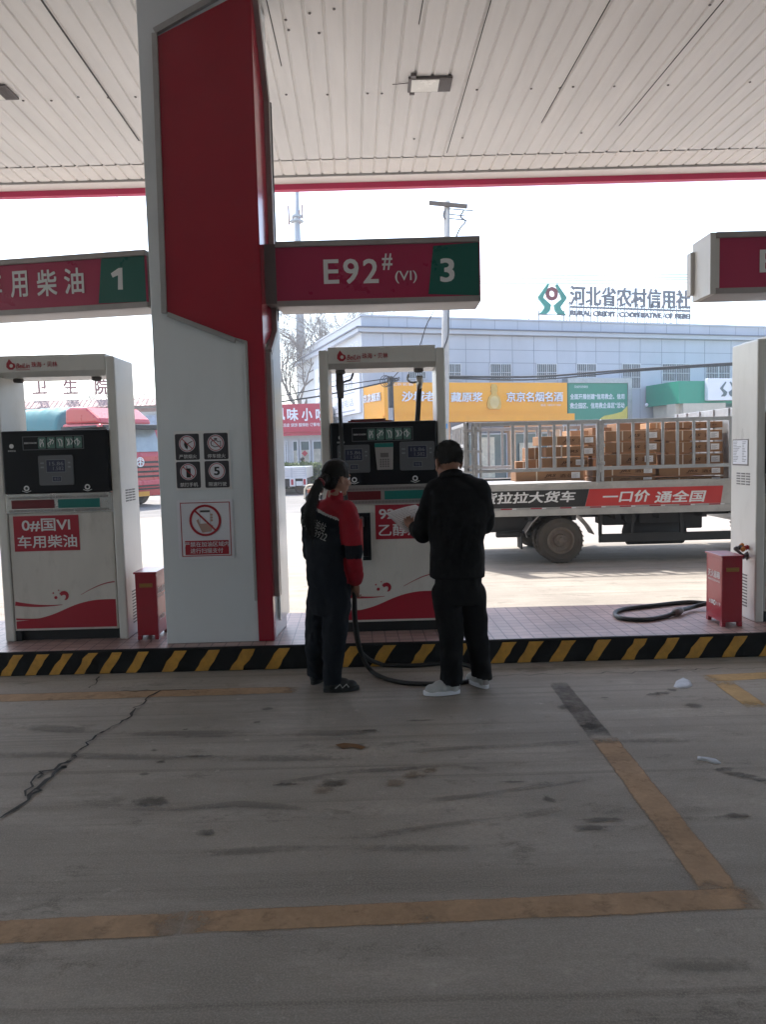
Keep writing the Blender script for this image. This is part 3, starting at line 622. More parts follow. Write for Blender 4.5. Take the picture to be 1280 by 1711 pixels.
b = MB(); b.rc(p4, a0 - .045, b0 - .043, a0 - .0005, b1 + .043, -.342, .008); b.rc(p4, a0 - .0004, b0 + .002, a0 + .028, b1 - .002, .0005, .006); b.rc(p4, a0 - .075, b0 + .01, a0 - .046, b1 - .03, -.38, -.30); mk('end_cap', b, M['casing_pale'], t4, bevel=.004)

# ------------------------------------------------------------------ fuel dispensers
def swirl(b, pl, cx, cz, s):
    pts = [(cx + s * (1 - .08 * k) * math.cos(R(150 - 30 * k)) * .5, cz + s * (1 - .05 * k) * math.sin(R(150 - 30 * k)) * .5) for k in range(9)]
    b.stroke(pl, pts, [s * .34, s * .42, s * .44, s * .4, s * .36, s * .3, s * .24, s * .16, s * .05], .0012, .0028)
    b.disc(pl, (cx - s * .95, cz - s * .05), s * .17, .0012, .0026); b.disc(pl, (cx - s * 1.2, cz + s * .45), s * .09, .0012, .0026); b.disc(pl, (cx - s * .6, cz + s * .75), s * .07, .0012, .0026)
def pump(cx, Y, label, l1, l2, screens, nozzle=False):
    HW, PW, D = .505, .074, .46
    t = thing('fuel_dispenser', label, 'fuel pump', (cx, Y, KZ), 'fuel dispensers on the island')
    F = PL((cx, Y, KZ))                       # front face; a: across, b: up
    IN = HW - PW
    for s in (-1, 1):
        b = MB(); x0, x1 = (s * HW, s * IN) if s < 0 else (s * IN, s * HW); b.box(cx + x0, cx + x1, Y, Y + D, KZ, KZ + 2.292)
        po = mk('post', b, M['pump_white'], t, bevel=.012)
        b = MB(); S = PL((cx + s * HW, Y, KZ), (0, s, 0), (0, 0, 1))
        for c in range(3):
            for r_ in range(5): q = .11 + c * .085; q = q if s > 0 else -q - .065; b.rc(S, q, 1.12 + r_ * .022, q + .065, 1.131 + r_ * .022, .0005, .003)
        for c in range(2):
            for r_ in range(11): q = .14 + c * .12; q = q if s > 0 else -q - .10; b.rc(S, q, .10 + r_ * .026, q + .10, .112 + r_ * .026, .0005, .003)
        mk('vent_slots', b, M['casing_dark'], po)
    b = MB(); prof = [(-.0, 2.185), (-.0, 2.30), (.02, 2.315), (D - .02, 2.315), (D, 2.30), (D, 2.19), (D - .06, 2.145), (.06, 2.145)]
    n = len(prof); b.add([(cx + x, Y + .004 + p[0] * .985, KZ + p[1]) for x in (-IN + .001, IN - .001) for p in prof], [tuple(range(n)), tuple(range(2 * n - 1, n - 1, -1))] + [(i, i + n, (i + 1) % n + n, (i + 1) % n) for i in range(n)])
    bm_ = mk('top_beam', b, M['pump_white'], t, bevel=.004)
    G = PL((cx, Y + .003, KZ)); k = IN / .44
    b = MB(); lx, lz = -.32, 2.245
    dp = [(lx - .012, lz + .042), (lx + .012, lz + .012), (lx + .03, lz + .004), (lx + .036, lz - .022), (lx + .014, lz - .042), (lx - .014, lz - .042), (lx - .036, lz - .022), (lx - .034, lz + .006)]
    b.poly(G, dp, .0005, .003); b.text(G, 'BeiLin', (lx + .042, lz - .034, lx + .15, lz + .006), .002, .02, shear=.25); b.text(G, '珠海・贝林', (lx + .165, lz - .028, lx + .37, lz + .016), .002, .012); b.rc(G, lx + .042, lz - .047, lx + .15, lz - .043, .0005, .002)
    lg = mk('lettering', b, M['letter_red'], bm_)
    b = MB(); b.disc(G, (lx + .004, lz - .012), .014, .0031, .0042); mk('logo_core', b, M['pump_white'], bm_)
    # black head
    b = MB(); b.box(cx - IN + .004, cx + IN - .004, Y - .02, Y + D - .04, KZ + 1.21, KZ + 1.715); hd = mk('display_head', b, M['panel_black'], t, bevel=.012)
    H = PL((cx, Y - .02, KZ)); T = 1.715
    b = MB(); b.frame(H, -.255, T - .155, .235, T - .045, .006, .0005, .003); mk('icon_frame', b, M['panel_grey'], hd)
    b = MB()
    for i in range(5): x = -.13 + i * .072; b.rrect(H, x, T - .145, x + .062, T - .055, .008, .0005, .0032)
    mk('icon_tile', b, M['icon_green'], hd)
    b = MB(); rr = random.Random(4)
    for i in range(5):
        x = -.13 + i * .072
        for q in range(3): p0 = (x + .01 + rr.random() * .04, T - .135 + rr.random() * .03); b.stroke(H, [p0, (p0[0] + rr.uniform(-.02, .02) , p0[1] + .025), (x + .012 + rr.random() * .04, T - .07)], .007, .0033, .0042)
    b.text(H, '温馨提示加油流程', (-.245, T - .105, -.142, T - .092), .001, .01); b.disc(H, (-.345, T - .12), .018, .0005, .002); b.text(H, '自助加油', (-.375, T - .165, -.315, T - .15), .001)
    for x in (-.245, .245): b.ring(H, (x, 1.255), .012, .022, .0005, .003); b.stroke(H, [(x - .035, 1.235), (x, 1.222), (x + .035, 1.235)], .005, .0005, .002)
    mk('icon_mark', b, M['letter_white'], hd)
    for x0, x1, z0, z1 in screens:
        b = MB(); b.rrect(H, x0, z0, x1, z1, .014, .0005, .010); dpn = mk('display_panel', b, M['panel_grey'], hd, bevel=.002)
        w_, h_ = x1 - x0, z1 - z0; b = MB(); b.rc(H, x0 + .24 * w_, z0 + .45 * h_, x0 + .76 * w_, z0 + .84 * h_, .0105, .012); b.rc(H, x0 + .4 * w_, z0 + .14 * h_, x0 + .62 * w_, z0 + .28 * h_, .0105, .012); mk('screen', b, M['screen'], dpn)
        b = MB(); b.frame(H, x0 + .22 * w_, z0 + .43 * h_, x0 + .78 * w_, z0 + .86 * h_, .003, .0102, .0125); b.frame(H, x0 + .38 * w_, z0 + .12 * h_, x0 + .64 * w_, z0 + .30 * h_, .003, .0102, .0125)
        b.text(H, '15.86', (x0 + .32 * w_, z0 + .66 * h_, x0 + .72 * w_, z0 + .78 * h_), .0122); b.text(H, '1.582', (x0 + .42 * w_, z0 + .5 * h_, x0 + .72 * w_, z0 + .62 * h_), .0122); b.text(H, '8.02', (x0 + .44 * w_, z0 + .165 * h_, x0 + .59 * w_, z0 + .255 * h_), .0122)
        for q in (.58, .72): b.rc(H, x0 + .06 * w_, z0 + q * h_, x0 + .16 * w_, z0 + (q + .05) * h_, .0102, .0115); b.rc(H, x0 + .85 * w_, z0 + q * h_, x0 + .92 * w_, z0 + (q + .05) * h_, .0102, .0115)
        mk('digits', b, M['digit_grey'], dpn)
    if nozzle:
        b = MB(); b.poly(H, [(-.075, T - .17), (.075, T - .17), (.068, T - .385), (-.058, T - .385)], .0005, .014); kpd = mk('keypad', b, M['casing'], hd, bevel=.004)
        b = MB(); b.rc(H, -.075, T - .205, .075, T - .172, .014, .018); mk('keypad_visor', b, M['teal'], kpd)
        b = MB(); b.rc(H, -.03, T - .285, .035, T - .25, .014, .0155); [b.rc(H, -.035 + (q % 4) * .02, T - .31 - (q // 4) * .018, -.022 + (q % 4) * .02, T - .298 - (q // 4) * .018, .014, .017) for q in range(16)]; mk('keypad_buttons', b, M['casing_dark'], kpd)
    # vent strip
    b = MB(); b.rc(F, -IN + .004, 1.055, IN - .004, 1.209, -.03, .004); b.rc(F, -IN + .004, 1.19, IN - .004, 1.209, .004, .016); st = mk('vent_strip', b, M['steel'] if not nozzle else M['casing'], t, bevel=.002)
    b = MB(); b.rc(F, -IN + .05, 1.09, -.035, 1.16, .0042, .008); mk('red_plate', b, M['dark_red'], st)
    b = MB(); b.rc(F, -.005, 1.09, IN - .10, 1.16, .0042, .008); mk('teal_plate', b, M['teal'], st)
    b = MB(); x = -IN + .03
    while x < IN - .03: b.rc(F, x, 1.168, x + .005, 1.184, .0042, .0055); b.rc(F, x, 1.063, x + .005, 1.082, .0042, .0055); x += .0115
    mk('perforation', b, M['casing_dark'], st)
    # body
    b = MB(); b.box(cx - IN + .006, cx + IN - .006, Y + .012, Y + D - .02, KZ + .085, KZ + 1.053); bd = mk('body_panel', b, M['pump_body'], t, bevel=.01)
    B = PL((cx, Y + .012, KZ)); L, Rr = -IN + .02, IN - .02
    b = MB(); nn = 22; up = []
    for i in range(nn + 1):
        q = i / nn; x = L + (Rr - L) * q; up.append((x, .165 + .045 * q + .135 * (1 / (1 + math.exp(-9 * (q - .48)))) - .06 * max(0, q - .8)))
    for i in range(nn): b.poly(B, [(up[i][0], .105), (up[i + 1][0], .105), up[i + 1], up[i]], .0005, .0022)
    w2 = [(L + (Rr - L) * q, .315 - .16 * q + .16 * q * q * 1.6) for q in [i / 12 * .47 for i in range(13)]]; b.stroke(B, w2, [.034 - .031 * i / 12 for i in range(13)], .0005, .002)
    w3 = [(L + (Rr - L) * q, .185 - .03 * math.sin(q * 5) + .12 * q) for q in [i / 10 * .3 for i in range(11)]]; b.stroke(B, w3, [.016 - .013 * i / 10 for i in range(11)], .0024, .0034)
    w4 = [(L + (Rr - L) * (.66 + .34 * i / 12), .375 + .10 * math.sin(i / 12 * 1.5)) for i in range(13)]; b.stroke(B, w4, [.003 + .006 * i / 12 for i in range(13)], .0005, .002)
    swirl(b, B, -.005, .36, .075); mk('wave_decal', b, M['decal_red'], bd)
    if l1:
        b = MB(); sx0, sx1, sz0, sz1 = (-.385, .145, .742, 1.03) if not nozzle else (-.085, .42, .765, 1.045)
        b.rc(B, sx0, sz0, sx1, sz1, .0005, .003); lb = mk('fuel_label', b, M['decal_red'], bd); w_ = sx1 - sx0; h_ = sz1 - sz0
        b = MB(); b.text(B, l1, (sx0 + .13 * w_, sz0 + .56 * h_, sx1 - .13 * w_, sz0 + .92 * h_) if not nozzle else (sx0 + .06 * w_, sz0 + .56 * h_, sx1 - .06 * w_, sz0 + .92 * h_), .0042, .025)
        b.text(B, l2, (sx0 + .05 * w_, sz0 + .09 * h_, sx1 - .04 * w_, sz0 + .45 * h_), .0042, .02); mk('lettering', b, M['letter_white'], lb)
    if nozzle:
        b = MB(); b.frame(B, -.30, .60, -.125, .985, .03, .0005, .028); b.rc(B, -.27, .63, -.155, .955, .0004, .003); rcs = mk('nozzle_recess', b, M['panel_black'], bd, bevel=.004)
    b = MB(); b.box(cx - IN + .05, cx + IN - .006, Y + .05, Y + D - .05, KZ, KZ + .085); b.box(cx - IN + .006, cx - IN + .05, Y + .02, Y + .06, KZ, KZ + .085); mk('plinth', b, M['dark'], t)
    # stiffener under the beam and inner cable glands
    b = MB()
    for x in (-.34, .3): b.lathe([(.034, 2.115), (.04, 2.125), (.04, 2.14), (.03, 2.16)], Matrix.Translation((cx + x, Y + .16, KZ)), 14)
    mk('hose_gland', b, M['casing_dark'], t)
    return t
PY = 6.2
cL = (onz(8, 1071, KZ).x * PY / onz(8, 1071, KZ).y + at(215, 1066, PY).x) / 2
cM = (at(535.5, 600, PY).x + at(740, 600, PY).x) / 2
cR = at(1265, 800, PY).x + .505
pump(cL, PY, 'white fuel dispenser with diesel label left of the column', '0#国VI', '车用柴油', [(-.135, .145, 1.275, 1.515)])
pump(cM, PY, 'white fuel dispenser with two displays and hoses behind the attendant', '92#国VI', '乙醇汽油', [(-.375, -.115, 1.31, 1.535), (.125, .405, 1.32, 1.55)], True)
pr = pump(cR, PY, 'white fuel dispenser behind the red cabinet at the right picture edge', '', '', [(-.135, .145, 1.275, 1.515)])
S = PL((cR - .505, PY, KZ), (0, -1, 0), (0, 0, 1))
b = MB(); b.rc(S, -.42, 1.28, -.14, 1.50, .001, .004); nt_ = mk('notice_plate', b, M['casing_dark'], pr)
b = MB(); b.rc(S, -.41, 1.292, -.15, 1.492, .0042, .005); mk('notice_paper', b, M['sign_white'], nt_)
b = MB(); rr = random.Random(8)
for k in range(13): z = 1.475 - k * .0135; b.rc(S, -.40, z, -.40 + rr.uniform(.05, .14), z + .005, .0052, .006); b.rc(S, -.24, z, -.24 + rr.uniform(.02, .07), z + .005, .0052, .006)
mk('print', b, M['ink'], nt_)

# hoses, nozzle and things on the pumps
def spline(pts, k=8):
    P = [Vector(p) for p in pts]; P = [P[0] * 2 - P[1]] + P + [P[-1] * 2 - P[-2]]; out = []
    for i in range(1, len(P) - 2):
        a, b_, c, d = P[i - 1:i + 3]
        for j in range(k):
            t = j / k; out.append(.5 * ((2 * b_) + (c - a) * t + (2 * a - 5 * b_ + 4 * c - d) * t * t + (3 * b_ - a - 3 * c + d) * t ** 3))
    return out + [P[-2]]
HY = PY - .1
def W(px, py, Y): return at(px, py, Y)
h1 = spline([W(567, 630, PY + .16), W(568, 680, PY + .10), W(570, 720, PY - .08), W(573, 780, PY - .16), W(580, 850, PY - .22), W(592, 920, PY - .5), W(593, 985, 5.34), W(592, 1030, 5.36), W(599, 1080, 5.48), W(614, 1100, 5.62), onz(640, 1111, .016)])
g1 = spline([h1[-1], onz(690, 1112, .016), onz(750, 1108, .016), onz(782, 1112, .016), onz(800, 1125, .016), onz(790, 1137, .016), onz(740, 1142, .016), onz(680, 1141, .016), onz(640, 1132, .016), onz(616, 1116, .05), W(602, 1086, 5.42), W(594, 1040, 5.3), W(592.5, 1000, 5.24), W(592, 975, 5.24)])
hs = thing('fuel_hose', 'long black fuel hose looping over the ground between the two people', 'hose', onz(700, 1142), 'fuel hoses')
b = MB(); b.tube(h1[:-1] + g1, .0165, 10); mk('hose_tube', b, M['rubber'], hs, smooth=True)
b = MB(); a_, c_ = W(567, 625, PY + .16), W(569, 665, PY + .11); b.tube([a_, a_.lerp(c_, .5), c_], [.030, .034, .026], 12); c2 = W(578, 628, PY + .16); b.tube(spline([W(590, 624, PY + .16), W(586, 634, PY + .13), W(578, 637, PY + .13), W(571, 640, PY + .14)]), .009, 8); mk('hose_coupling', b, M['casing_dark'], hs, smooth=True)
h2 = thing('fuel_hose', 'straight black hose dropping from the pump beam behind the man', 'hose', W(698, 712, PY + .12), 'fuel hoses')
b = MB(); b.tube(spline([W(701, 645, PY + .16), W(699, 680, PY + .16), W(697, 714, PY + .16), W(697, 730, PY + .16)]), .022, 12); mk('hose_tube', b, M['rubber'], h2, smooth=True)
b = MB(); b.tube([W(701, 628, PY + .16), W(701, 640, PY + .16), W(700, 655, PY + .16)], [.026, .028, .02], 12); b.tube(spline([W(683, 626, PY + .16), W(681, 634, PY + .15), W(688, 639, PY + .15), W(698, 638, PY + .16)]), .009, 8); mk('hose_coupling', b, M['steel'], h2, smooth=True)
nz = thing('fuel_nozzle', 'red handled fuel nozzle hanging in the black recess of the pump', 'nozzle', W(601, 905, PY - .03), 'fuel nozzles')
b = MB(); b.tube([W(603, 920, PY - .06), W(602, 905, PY - .07), W(601, 880, PY - .06), W(602, 868, PY - .02)], [.018, .024, .026, .016], 12); mk('handle', b, M['red_gloss'], nz, smooth=True)
b = MB(); b.tube(spline([W(602, 869, PY - .02), W(605, 864, PY + .0), W(606, 880, PY + .008)]), .014, 10); mk('lever_guard', b, M['casing_dark'], nz, smooth=True)
b = MB(); b.tube([W(602.5, 920, PY - .062), W(603, 928, PY - .062), W(603.5, 942, PY - .065), W(603.5, 954, PY - .07)], [.020, .021, .012, .009], 12); mk('swivel', b, M['steel'], nz, smooth=True)
fo = onz(617, 1, 0)
b = MB(); z0 = KZ + 1.7165; A = at(582, 714, PY + .08); B_ = at(655, 712, PY + .08)
b.box(A.x, B_.x, PY + .02, PY + .24, z0, z0 + .012); b.box(A.x + .02, B_.x - .05, PY + .04, PY + .22, z0 + .0121, z0 + .022)
for v_ in range(len(b.v)): x, y, z = b.v[v_]; b.v[v_] = (x, y, z + .012 * math.sin((x - A.x) * 9))
tag(mk('document_folder', b, M['dark_red'], bevel=.003), 'dark red folder lying flat on the black pump head', 'folder')
b = MB(); A = at(124, 716, PY + .1); b.box(A.x, A.x + .27, PY + .05, PY + .2, z0, z0 + .012); b.box(A.x + .12, A.x + .26, PY + .08, PY + .18, z0 + .0121, z0 + .02)
tag(mk('document_folder', b, M['casing_dark'], bevel=.003), 'thin grey folder on the diesel pump head beside its right post', 'folder')
# hose loop on the island by the right pump
hl = thing('fuel_hose', 'thick black hose curled on the pink tiles beside the red cabinet', 'hose', onz(1100, 1025, KZ), 'fuel hoses')
zz = KZ + .019
lp = spline([onz(1230, 1003, zz), onz(1190, 1008, zz), onz(1150, 1006, zz), onz(1090, 1012, zz), onz(1042, 1018, zz), onz(1028, 1025, zz), onz(1040, 1033, zz), onz(1080, 1035, zz), onz(1115, 1029, zz), onz(1134, 1021, zz + .02), onz(1160, 1014, zz + .015), onz(1185, 1008, zz + .04), onz(1225, 1001, zz + .02)])
b = MB(); b.tube(lp, .019, 10); mk('hose_tube', b, M['rubber'], hl, smooth=True)
b = MB(); q = onz(1126, 1025, zz + .01); q2 = onz(1139, 1019, zz + .02); b.tube([q, q.lerp(q2, .3), q.lerp(q2, .7), q2], [.024, .036, .036, .026], 12); mk('hose_coupling', b, M['casing_dark'], hl, smooth=True)
# valve fittings on the right pump's corner
vf = thing('hose_fitting', 'small cluster of red and orange capped fittings on the pump side', 'fitting', W(1240, 925, PY + .12))
for k, (x, y, mt) in enumerate([(1231, 917, 'casing_dark'), (1237, 915, 'casing_dark'), (1240, 912, 'orange_gloss'), (1242, 918, 'orange_gloss'), (1248, 915, 'red_gloss'), (1249, 926, 'casing_dark'), (1243, 930, 'casing_dark')]):
    b = MB(); c = W(x, y, PY + .10 + .02 * (k % 3)); b.tube([c + Vector((-.012, 0, -.012)), c, c + Vector((.012, .004, .016))], [.016, .022, .013], 10); mk('cap', b, M[mt], vf, smooth=True)
b = MB(); b.tube(spline([W(1232, 919, PY + .1), W(1242, 928, PY + .11), W(1249, 932, PY + .14), W(1251, 950, PY + .2), W(1250, 1000, PY + .2)]), .012, 8); mk('pipe', b, M['casing_dark'], vf, smooth=True)

# ------------------------------------------------------------------ extinguisher cabinets
def cabinet(x0, x1, Y, D, H, label, side, words):
    t = thing('extinguisher_cabinet', label, 'fire cabinet', ((x0 + x1) / 2, Y, KZ), 'red extinguisher cabinets')
    b = MB(); b.box(x0, x1, Y, Y + D, KZ + .035, KZ + H - .016); mk('body', b, M['box_red'], t, bevel=.004)
    b = MB(); b.box(x0 - .01, x1 + .008, Y - .008, Y + D + .01, KZ + H - .0158, KZ + H); mk('lid', b, M['box_red'], t, bevel=.003)
    b = MB()
    for x in (x0, x1 - .03):
        for y in (Y, Y + D - .04): b.box(x, x + .03, y, y + .04, KZ, KZ + .0349)
    mk('foot', b, M['box_red'], t)
    Fp = PL((x0, Y, KZ)); wd = x1 - x0
    b = MB(); b.frame(Fp, .2 * wd, H * .775, .82 * wd, H * .83, .006, .0005, .003); b.rc(Fp, .25 * wd, H * .79, .77 * wd, H * .815, .0005, .002); mk('name_plate', b, M['plate_gold'], t)
    Sx = PL((x0, Y + D, KZ), (0, -1, 0), (0, 0, 1)) if side < 0 else PL((x1, Y, KZ), (0, 1, 0), (0, 0, 1))
    b = MB(); b.text(Sx, words, (.12 * D, H * .66, .86 * D, H * .76), .001, .015); b.text(Sx, 'MIEHUOQIXIANG', (.12 * D, H * .60, .86 * D, H * .635), .001)
    b.text(Sx, '火警', (.2 * D, H * .27, .46 * D, H * .335), .001, .02); b.text(Sx, '119', (.66 * D, H * .275, .9 * D, H * .325), .001, .0); b.ring(Sx, (.54 * D, H * .30), .012, .022, .0005, .0022)
    mk('lettering', b, M['letter_white'], t)
    b = MB(); b.frame(Sx, .04 * D, .1 * H, .96 * D, .93 * H, .004, .0005, .0018); mk('door_edge', b, M['box_red'], t)
x0, x1 = at(1207, 1030, 6.08).x, at(1241, 1030, 6.08).x
cabinet(x0, x1, 6.08, .30, .575, 'red fire extinguisher cabinet beside the pump, right of the lorry', -1, '灭火器箱')
x0, x1 = at(229, 1050, 6.16).x, at(264, 1050, 6.16).x
cabinet(x0, x1, 6.16, .30, .555, 'red fire extinguisher cabinet between the diesel pump and the column', 1, '灭火器箱')

# unseen block added behind the camera to shut out light from the rear
so = thing('rear_light_blocker', 'long low windowed block added out of view behind the camera to block light', 'building', (0, -13, 0))
b = MB(); b.box(-17, 17, -18.5, -12.5, 0, 5.0); mk('wall', b, mat('rear_blocker_wall', (.30, .29, .28), .7), so)
for k in range(8):
    P = PL((0, -12.5, 0), (-1, 0, 0)); x = -15 + k * 4.0; b = MB(); b.frame(P, x, .1, x + 3.2, 2.9, .08, .002, .05); wn = mk('window', b, M['win_frame'], so); b = MB(); b.rc(P, x + .05, .15, x + 3.15, 2.85, .003, .02); mk('pane', b, M['shop_glass'], wn)  # made-up windows on the added block

# ------------------------------------------------------------------ flat-bed lorry with stake sides
TY = 10.84
tp = PL((0, TY, 0)); TX = lambda px, py=800: at(px, py, TY).x; TZ = lambda px, py: at(px, py, TY).z
x_r, x_f = TX(786), TX(1222)
z_dk = TZ(1000, 806); z_sb = TZ(1000, 847); z_lr = TZ(1000, 859); z_top = TZ(1000, 701); z_mid = TZ(1000, 783)
TD = 2.15
lor = thing('stake_bed_lorry', 'grey stake-bed lorry with a black and red slogan banner, loaded with cartons', 'lorry', ((x_r + x_f) / 2, TY + TD / 2, 0))
b = MB(); b.box(x_r - .1, x_f + .1, TY + .02, TY + TD - .02, z_lr + .02, z_dk - .03); mk('bed', b, M['deck_grey'], lor)
for nm, y, s in (('near', TY, -1), ('far', TY + TD, 1)):
    b = MB(); b.box(x_r - .1, x_f + .1, min(y, y + s * .04), max(y, y + s * .04), z_sb - .005, z_dk); b.box(x_r - .1, x_f + .1, min(y, y + s * .055), max(y, y + s * .055), z_dk - .05, z_dk + .012); b.box(x_r - .1, x_f + .1, min(y, y + s * .06), max(y, y + s * .06), z_lr, z_sb - .006)
    for k in range(9): q = x_r + .1 + k * .42; b.box(q, q + .10, min(y, y + s * .075), max(y, y + s * .075), z_dk - .02, z_dk - .005); b.box(q, q + .05, min(y + s * .06, y + s * .07), max(y + s * .06, y + s * .07), z_lr + .02, z_lr + .05)
    bd = mk('side_board', b, M['deck_grey'], lor, bevel=.004)
    if s < 0:
        P = PL((0, TY - .04, 0)); zb0, zb1 = TZ(1000, 845), TZ(1000, 816.5)
        xm0, xm1 = TX(977), TX(984); xe0, xe1 = TX(1203), TX(1207)
        b = MB(); b.poly(P, [(x_r - .05, zb0), (xm0 - .005, zb0), (xm1 - .005, zb1), (x_r - .05, zb1)], .0005, .004); bn = mk('black_banner', b, M['banner_black'], bd)
        b = MB(); b.poly(P, [(xm0, zb0), (xe0, zb0), (xe1, zb1), (xm1, zb1)], .0005, .005); br2 = mk('red_banner', b, M['banner_red'], bd)
        def bt(s_, xa, xb, ya, yb): return (TX(xa), TZ(xa, yb), TX(xb), TZ(xb, ya))
        b = MB(); b.text(P, '货拉拉大货车', bt('', 803, 961, 819.5, 842.5), .0055, .035, shear=.18); mk('lettering', b, M['letter_white'], bn)
        b = MB(); b.text(P, '一口价', bt('', 1006, 1085, 818, 840), .0065, .035, shear=.18); b.text(P, '通全国', bt('', 1092, 1179, 818, 840), .0065, .035, shear=.18); mk('lettering', b, M['letter_white'], br2)
        b = MB(); q = x_r
        while q < x_f: b.rc(P, q, zb0 - .035, q + .16, zb0 - .006, .0005, .003, 0); b.rc(P, q + .16, zb0 - .035, q + .22, zb0 - .006, .0005, .003, 1); q += .42
        mk('reflector_tape', b, [M['decal_red'], M['letter_white']], bd)
def gate(name, xa, xb, y, bars, zt_, zm, mt='galv'):
    b = MB(); b.box(xa, xb, y - .02, y + .02, zt_ - .055, zt_); b.box(xa, xb, y - .018, y + .018, zm - .02, zm + .03)
    for x in (xa, xb - .045): b.box(x, x + .045, y - .021, y + .021, z_dk, zt_ - .0551)
    for x in bars: b.box(x - .02, x + .02, y - .013, y + .013, zm + .0301, zt_ - .0552)
    return mk(name, b, M[mt], lor, bevel=.004)
bx = lambda z: TX(760 + z / 2.4615)
gate('stake_gate', x_r + .02, bx(596), TY - .012, [bx(q) for q in (240, 297, 352, 410, 468, 525)], z_top, z_mid)
gate('stake_gate', bx(600), x_f, TY - .012, [bx(q) for q in (672, 733, 793, 855, 915, 982, 1042)], z_top, z_mid)
gate('stake_gate', x_r + .02, bx(596), TY + TD + .012, [bx(q) for q in (150, 190, 230, 297, 352, 410, 468, 525)], z_top - .02, z_mid)
gate('stake_gate', bx(600), x_f, TY + TD + .012, [bx(q) for q in (672, 733, 793, 855, 915, 982, 1042)], z_top - .02, z_mid)
b = MB()
for k, q in enumerate((0, .28, .55, .8, 1.07, 1.35, 1.6, 1.87, 2.13)): b.box(x_r - .05, x_r - .01, TY + q - .02, TY + q + .02, z_dk, z_top + .01)
for z in (z_top - .04, z_mid, z_dk + .02, (z_top + z_mid) / 2): b.box(x_r - .052, x_r - .008, TY - .02, TY + TD + .02, z, z + .045)
mk('tail_gate', b, M['galv_rust'], lor, bevel=.004)
b = MB()
for x, w_ in ((x_r - .09, .05), (x_r + .06, .045), (x_r + .13, .03)): b.box(x, x + w_, TY - .05, TY - .004, z_dk - .06, z_top - .01 + w_ * .2)
for z in (z_top - .13, z_top - .42, z_mid + .06, z_mid - .02): b.box(x_r - .10, x_r + .17, TY - .06, TY - .051, z, z + .035); b.tube([(x_r + .05, TY - .065, z - .03), (x_r + .05, TY - .065, z + .07)], .012, 8)
b.box(bx(592), bx(606), TY - .05, TY - .034, z_mid - .06, z_top - .02)
for z in (z_mid + .05, z_mid + .3): b.box(bx(585), bx(615), TY - .06, TY - .051, z, z + .05)
mk('hinge_post', b, M['galv_rust'], lor, bevel=.003)
b = MB(); b.box(x_f + .02, x_f + .06, TY, TY + TD, z_dk, z_top + .12)
for q in (.1, .6, 1.1, 1.6, 2.0): b.box(x_f + .0, x_f + .019, TY + q, TY + q + .05, z_dk, z_top + .12)
mk('headboard', b, M['galv'], lor, bevel=.004)
# underside
WC = tp.hit(939, 904); WR = WC[1]
b = MB(); b.box(x_r - .05, x_f + 1.9, TY + .62, TY + .70, .60, .80); b.box(x_r - .05, x_f + 1.9, TY + 1.45, TY + 1.53, .60, .80)
for q in range(7): b.box(x_r + .2 + q * .62, x_r + .26 + q * .62, TY + .03, TY + TD - .03, z_lr - .08, z_lr + .019)
mk('chassis_rail', b, M['chassis'], lor)
b = MB(); zg = TZ(1100, 893); zg1 = TZ(1100, 905); b.box(TX(1003), x_f + .1, TY + .05, TY + .09, zg1, zg + .02); b.box(TX(1003), TX(1008), TY + .05, TY + .10, zg, z_lr); b.box(TX(1140), TX(1146), TY + .05, TY + .10, zg, z_lr); b.box(TX(1060), TX(1064), TY + .1, TY + .14, zg, z_lr); mk('side_guard', b, M['chassis'], lor, bevel=.004)
b = MB(); b.tube([(TX(1058), TY + .45, TZ(1100, 890)), (TX(1066), TY + .45, TZ(1100, 892)), (TX(1160), TY + .45, TZ(1100, 892)), (TX(1167), TY + .45, TZ(1100, 890))], [.05, .20, .20, .05], 18); mk('air_tank', b, M['chassis'], lor, smooth=True)
b = MB(); b.box(TX(1080), TX(1190), TY + .3, TY + .9, TZ(1100, 888), z_lr - .02); b.box(TX(1020), TX(1060), TY + .35, TY + .8, TZ(1100, 880), z_lr - .05); b.tube([(TX(1062), TY + .2, TZ(1060, 868)), (TX(1062), TY + .5, TZ(1060, 868))], .09, 16); mk('battery_box', b, M['chassis'], lor, bevel=.02)
b = MB(); b.box(x_r - .02, TX(895), TY + .25, TY + 1.9, TZ(830, 893), z_lr - .01); b.box(x_r - .08, x_r, TY + .1, TY + 2.0, TZ(830, 890), TZ(830, 878)); b.tube([(TX(830), TY + .15, TZ(845, 895)), (TX(890), TY + .15, TZ(845, 895))], .045, 12); mk('rear_underbody', b, M['chassis'], lor, bevel=.02)
def tread(b, r, w_): b.lathe([(r * .55, -w_ / 2 + .02), (r * .80, -w_ / 2), (r * .97, -w_ / 2 + .02), (r, -w_ / 2 + .045), (r, w_ / 2 - .045), (r * .97, w_ / 2 - .02), (r * .8, w_ / 2), (r * .55, w_ / 2 - .02)], n=48)
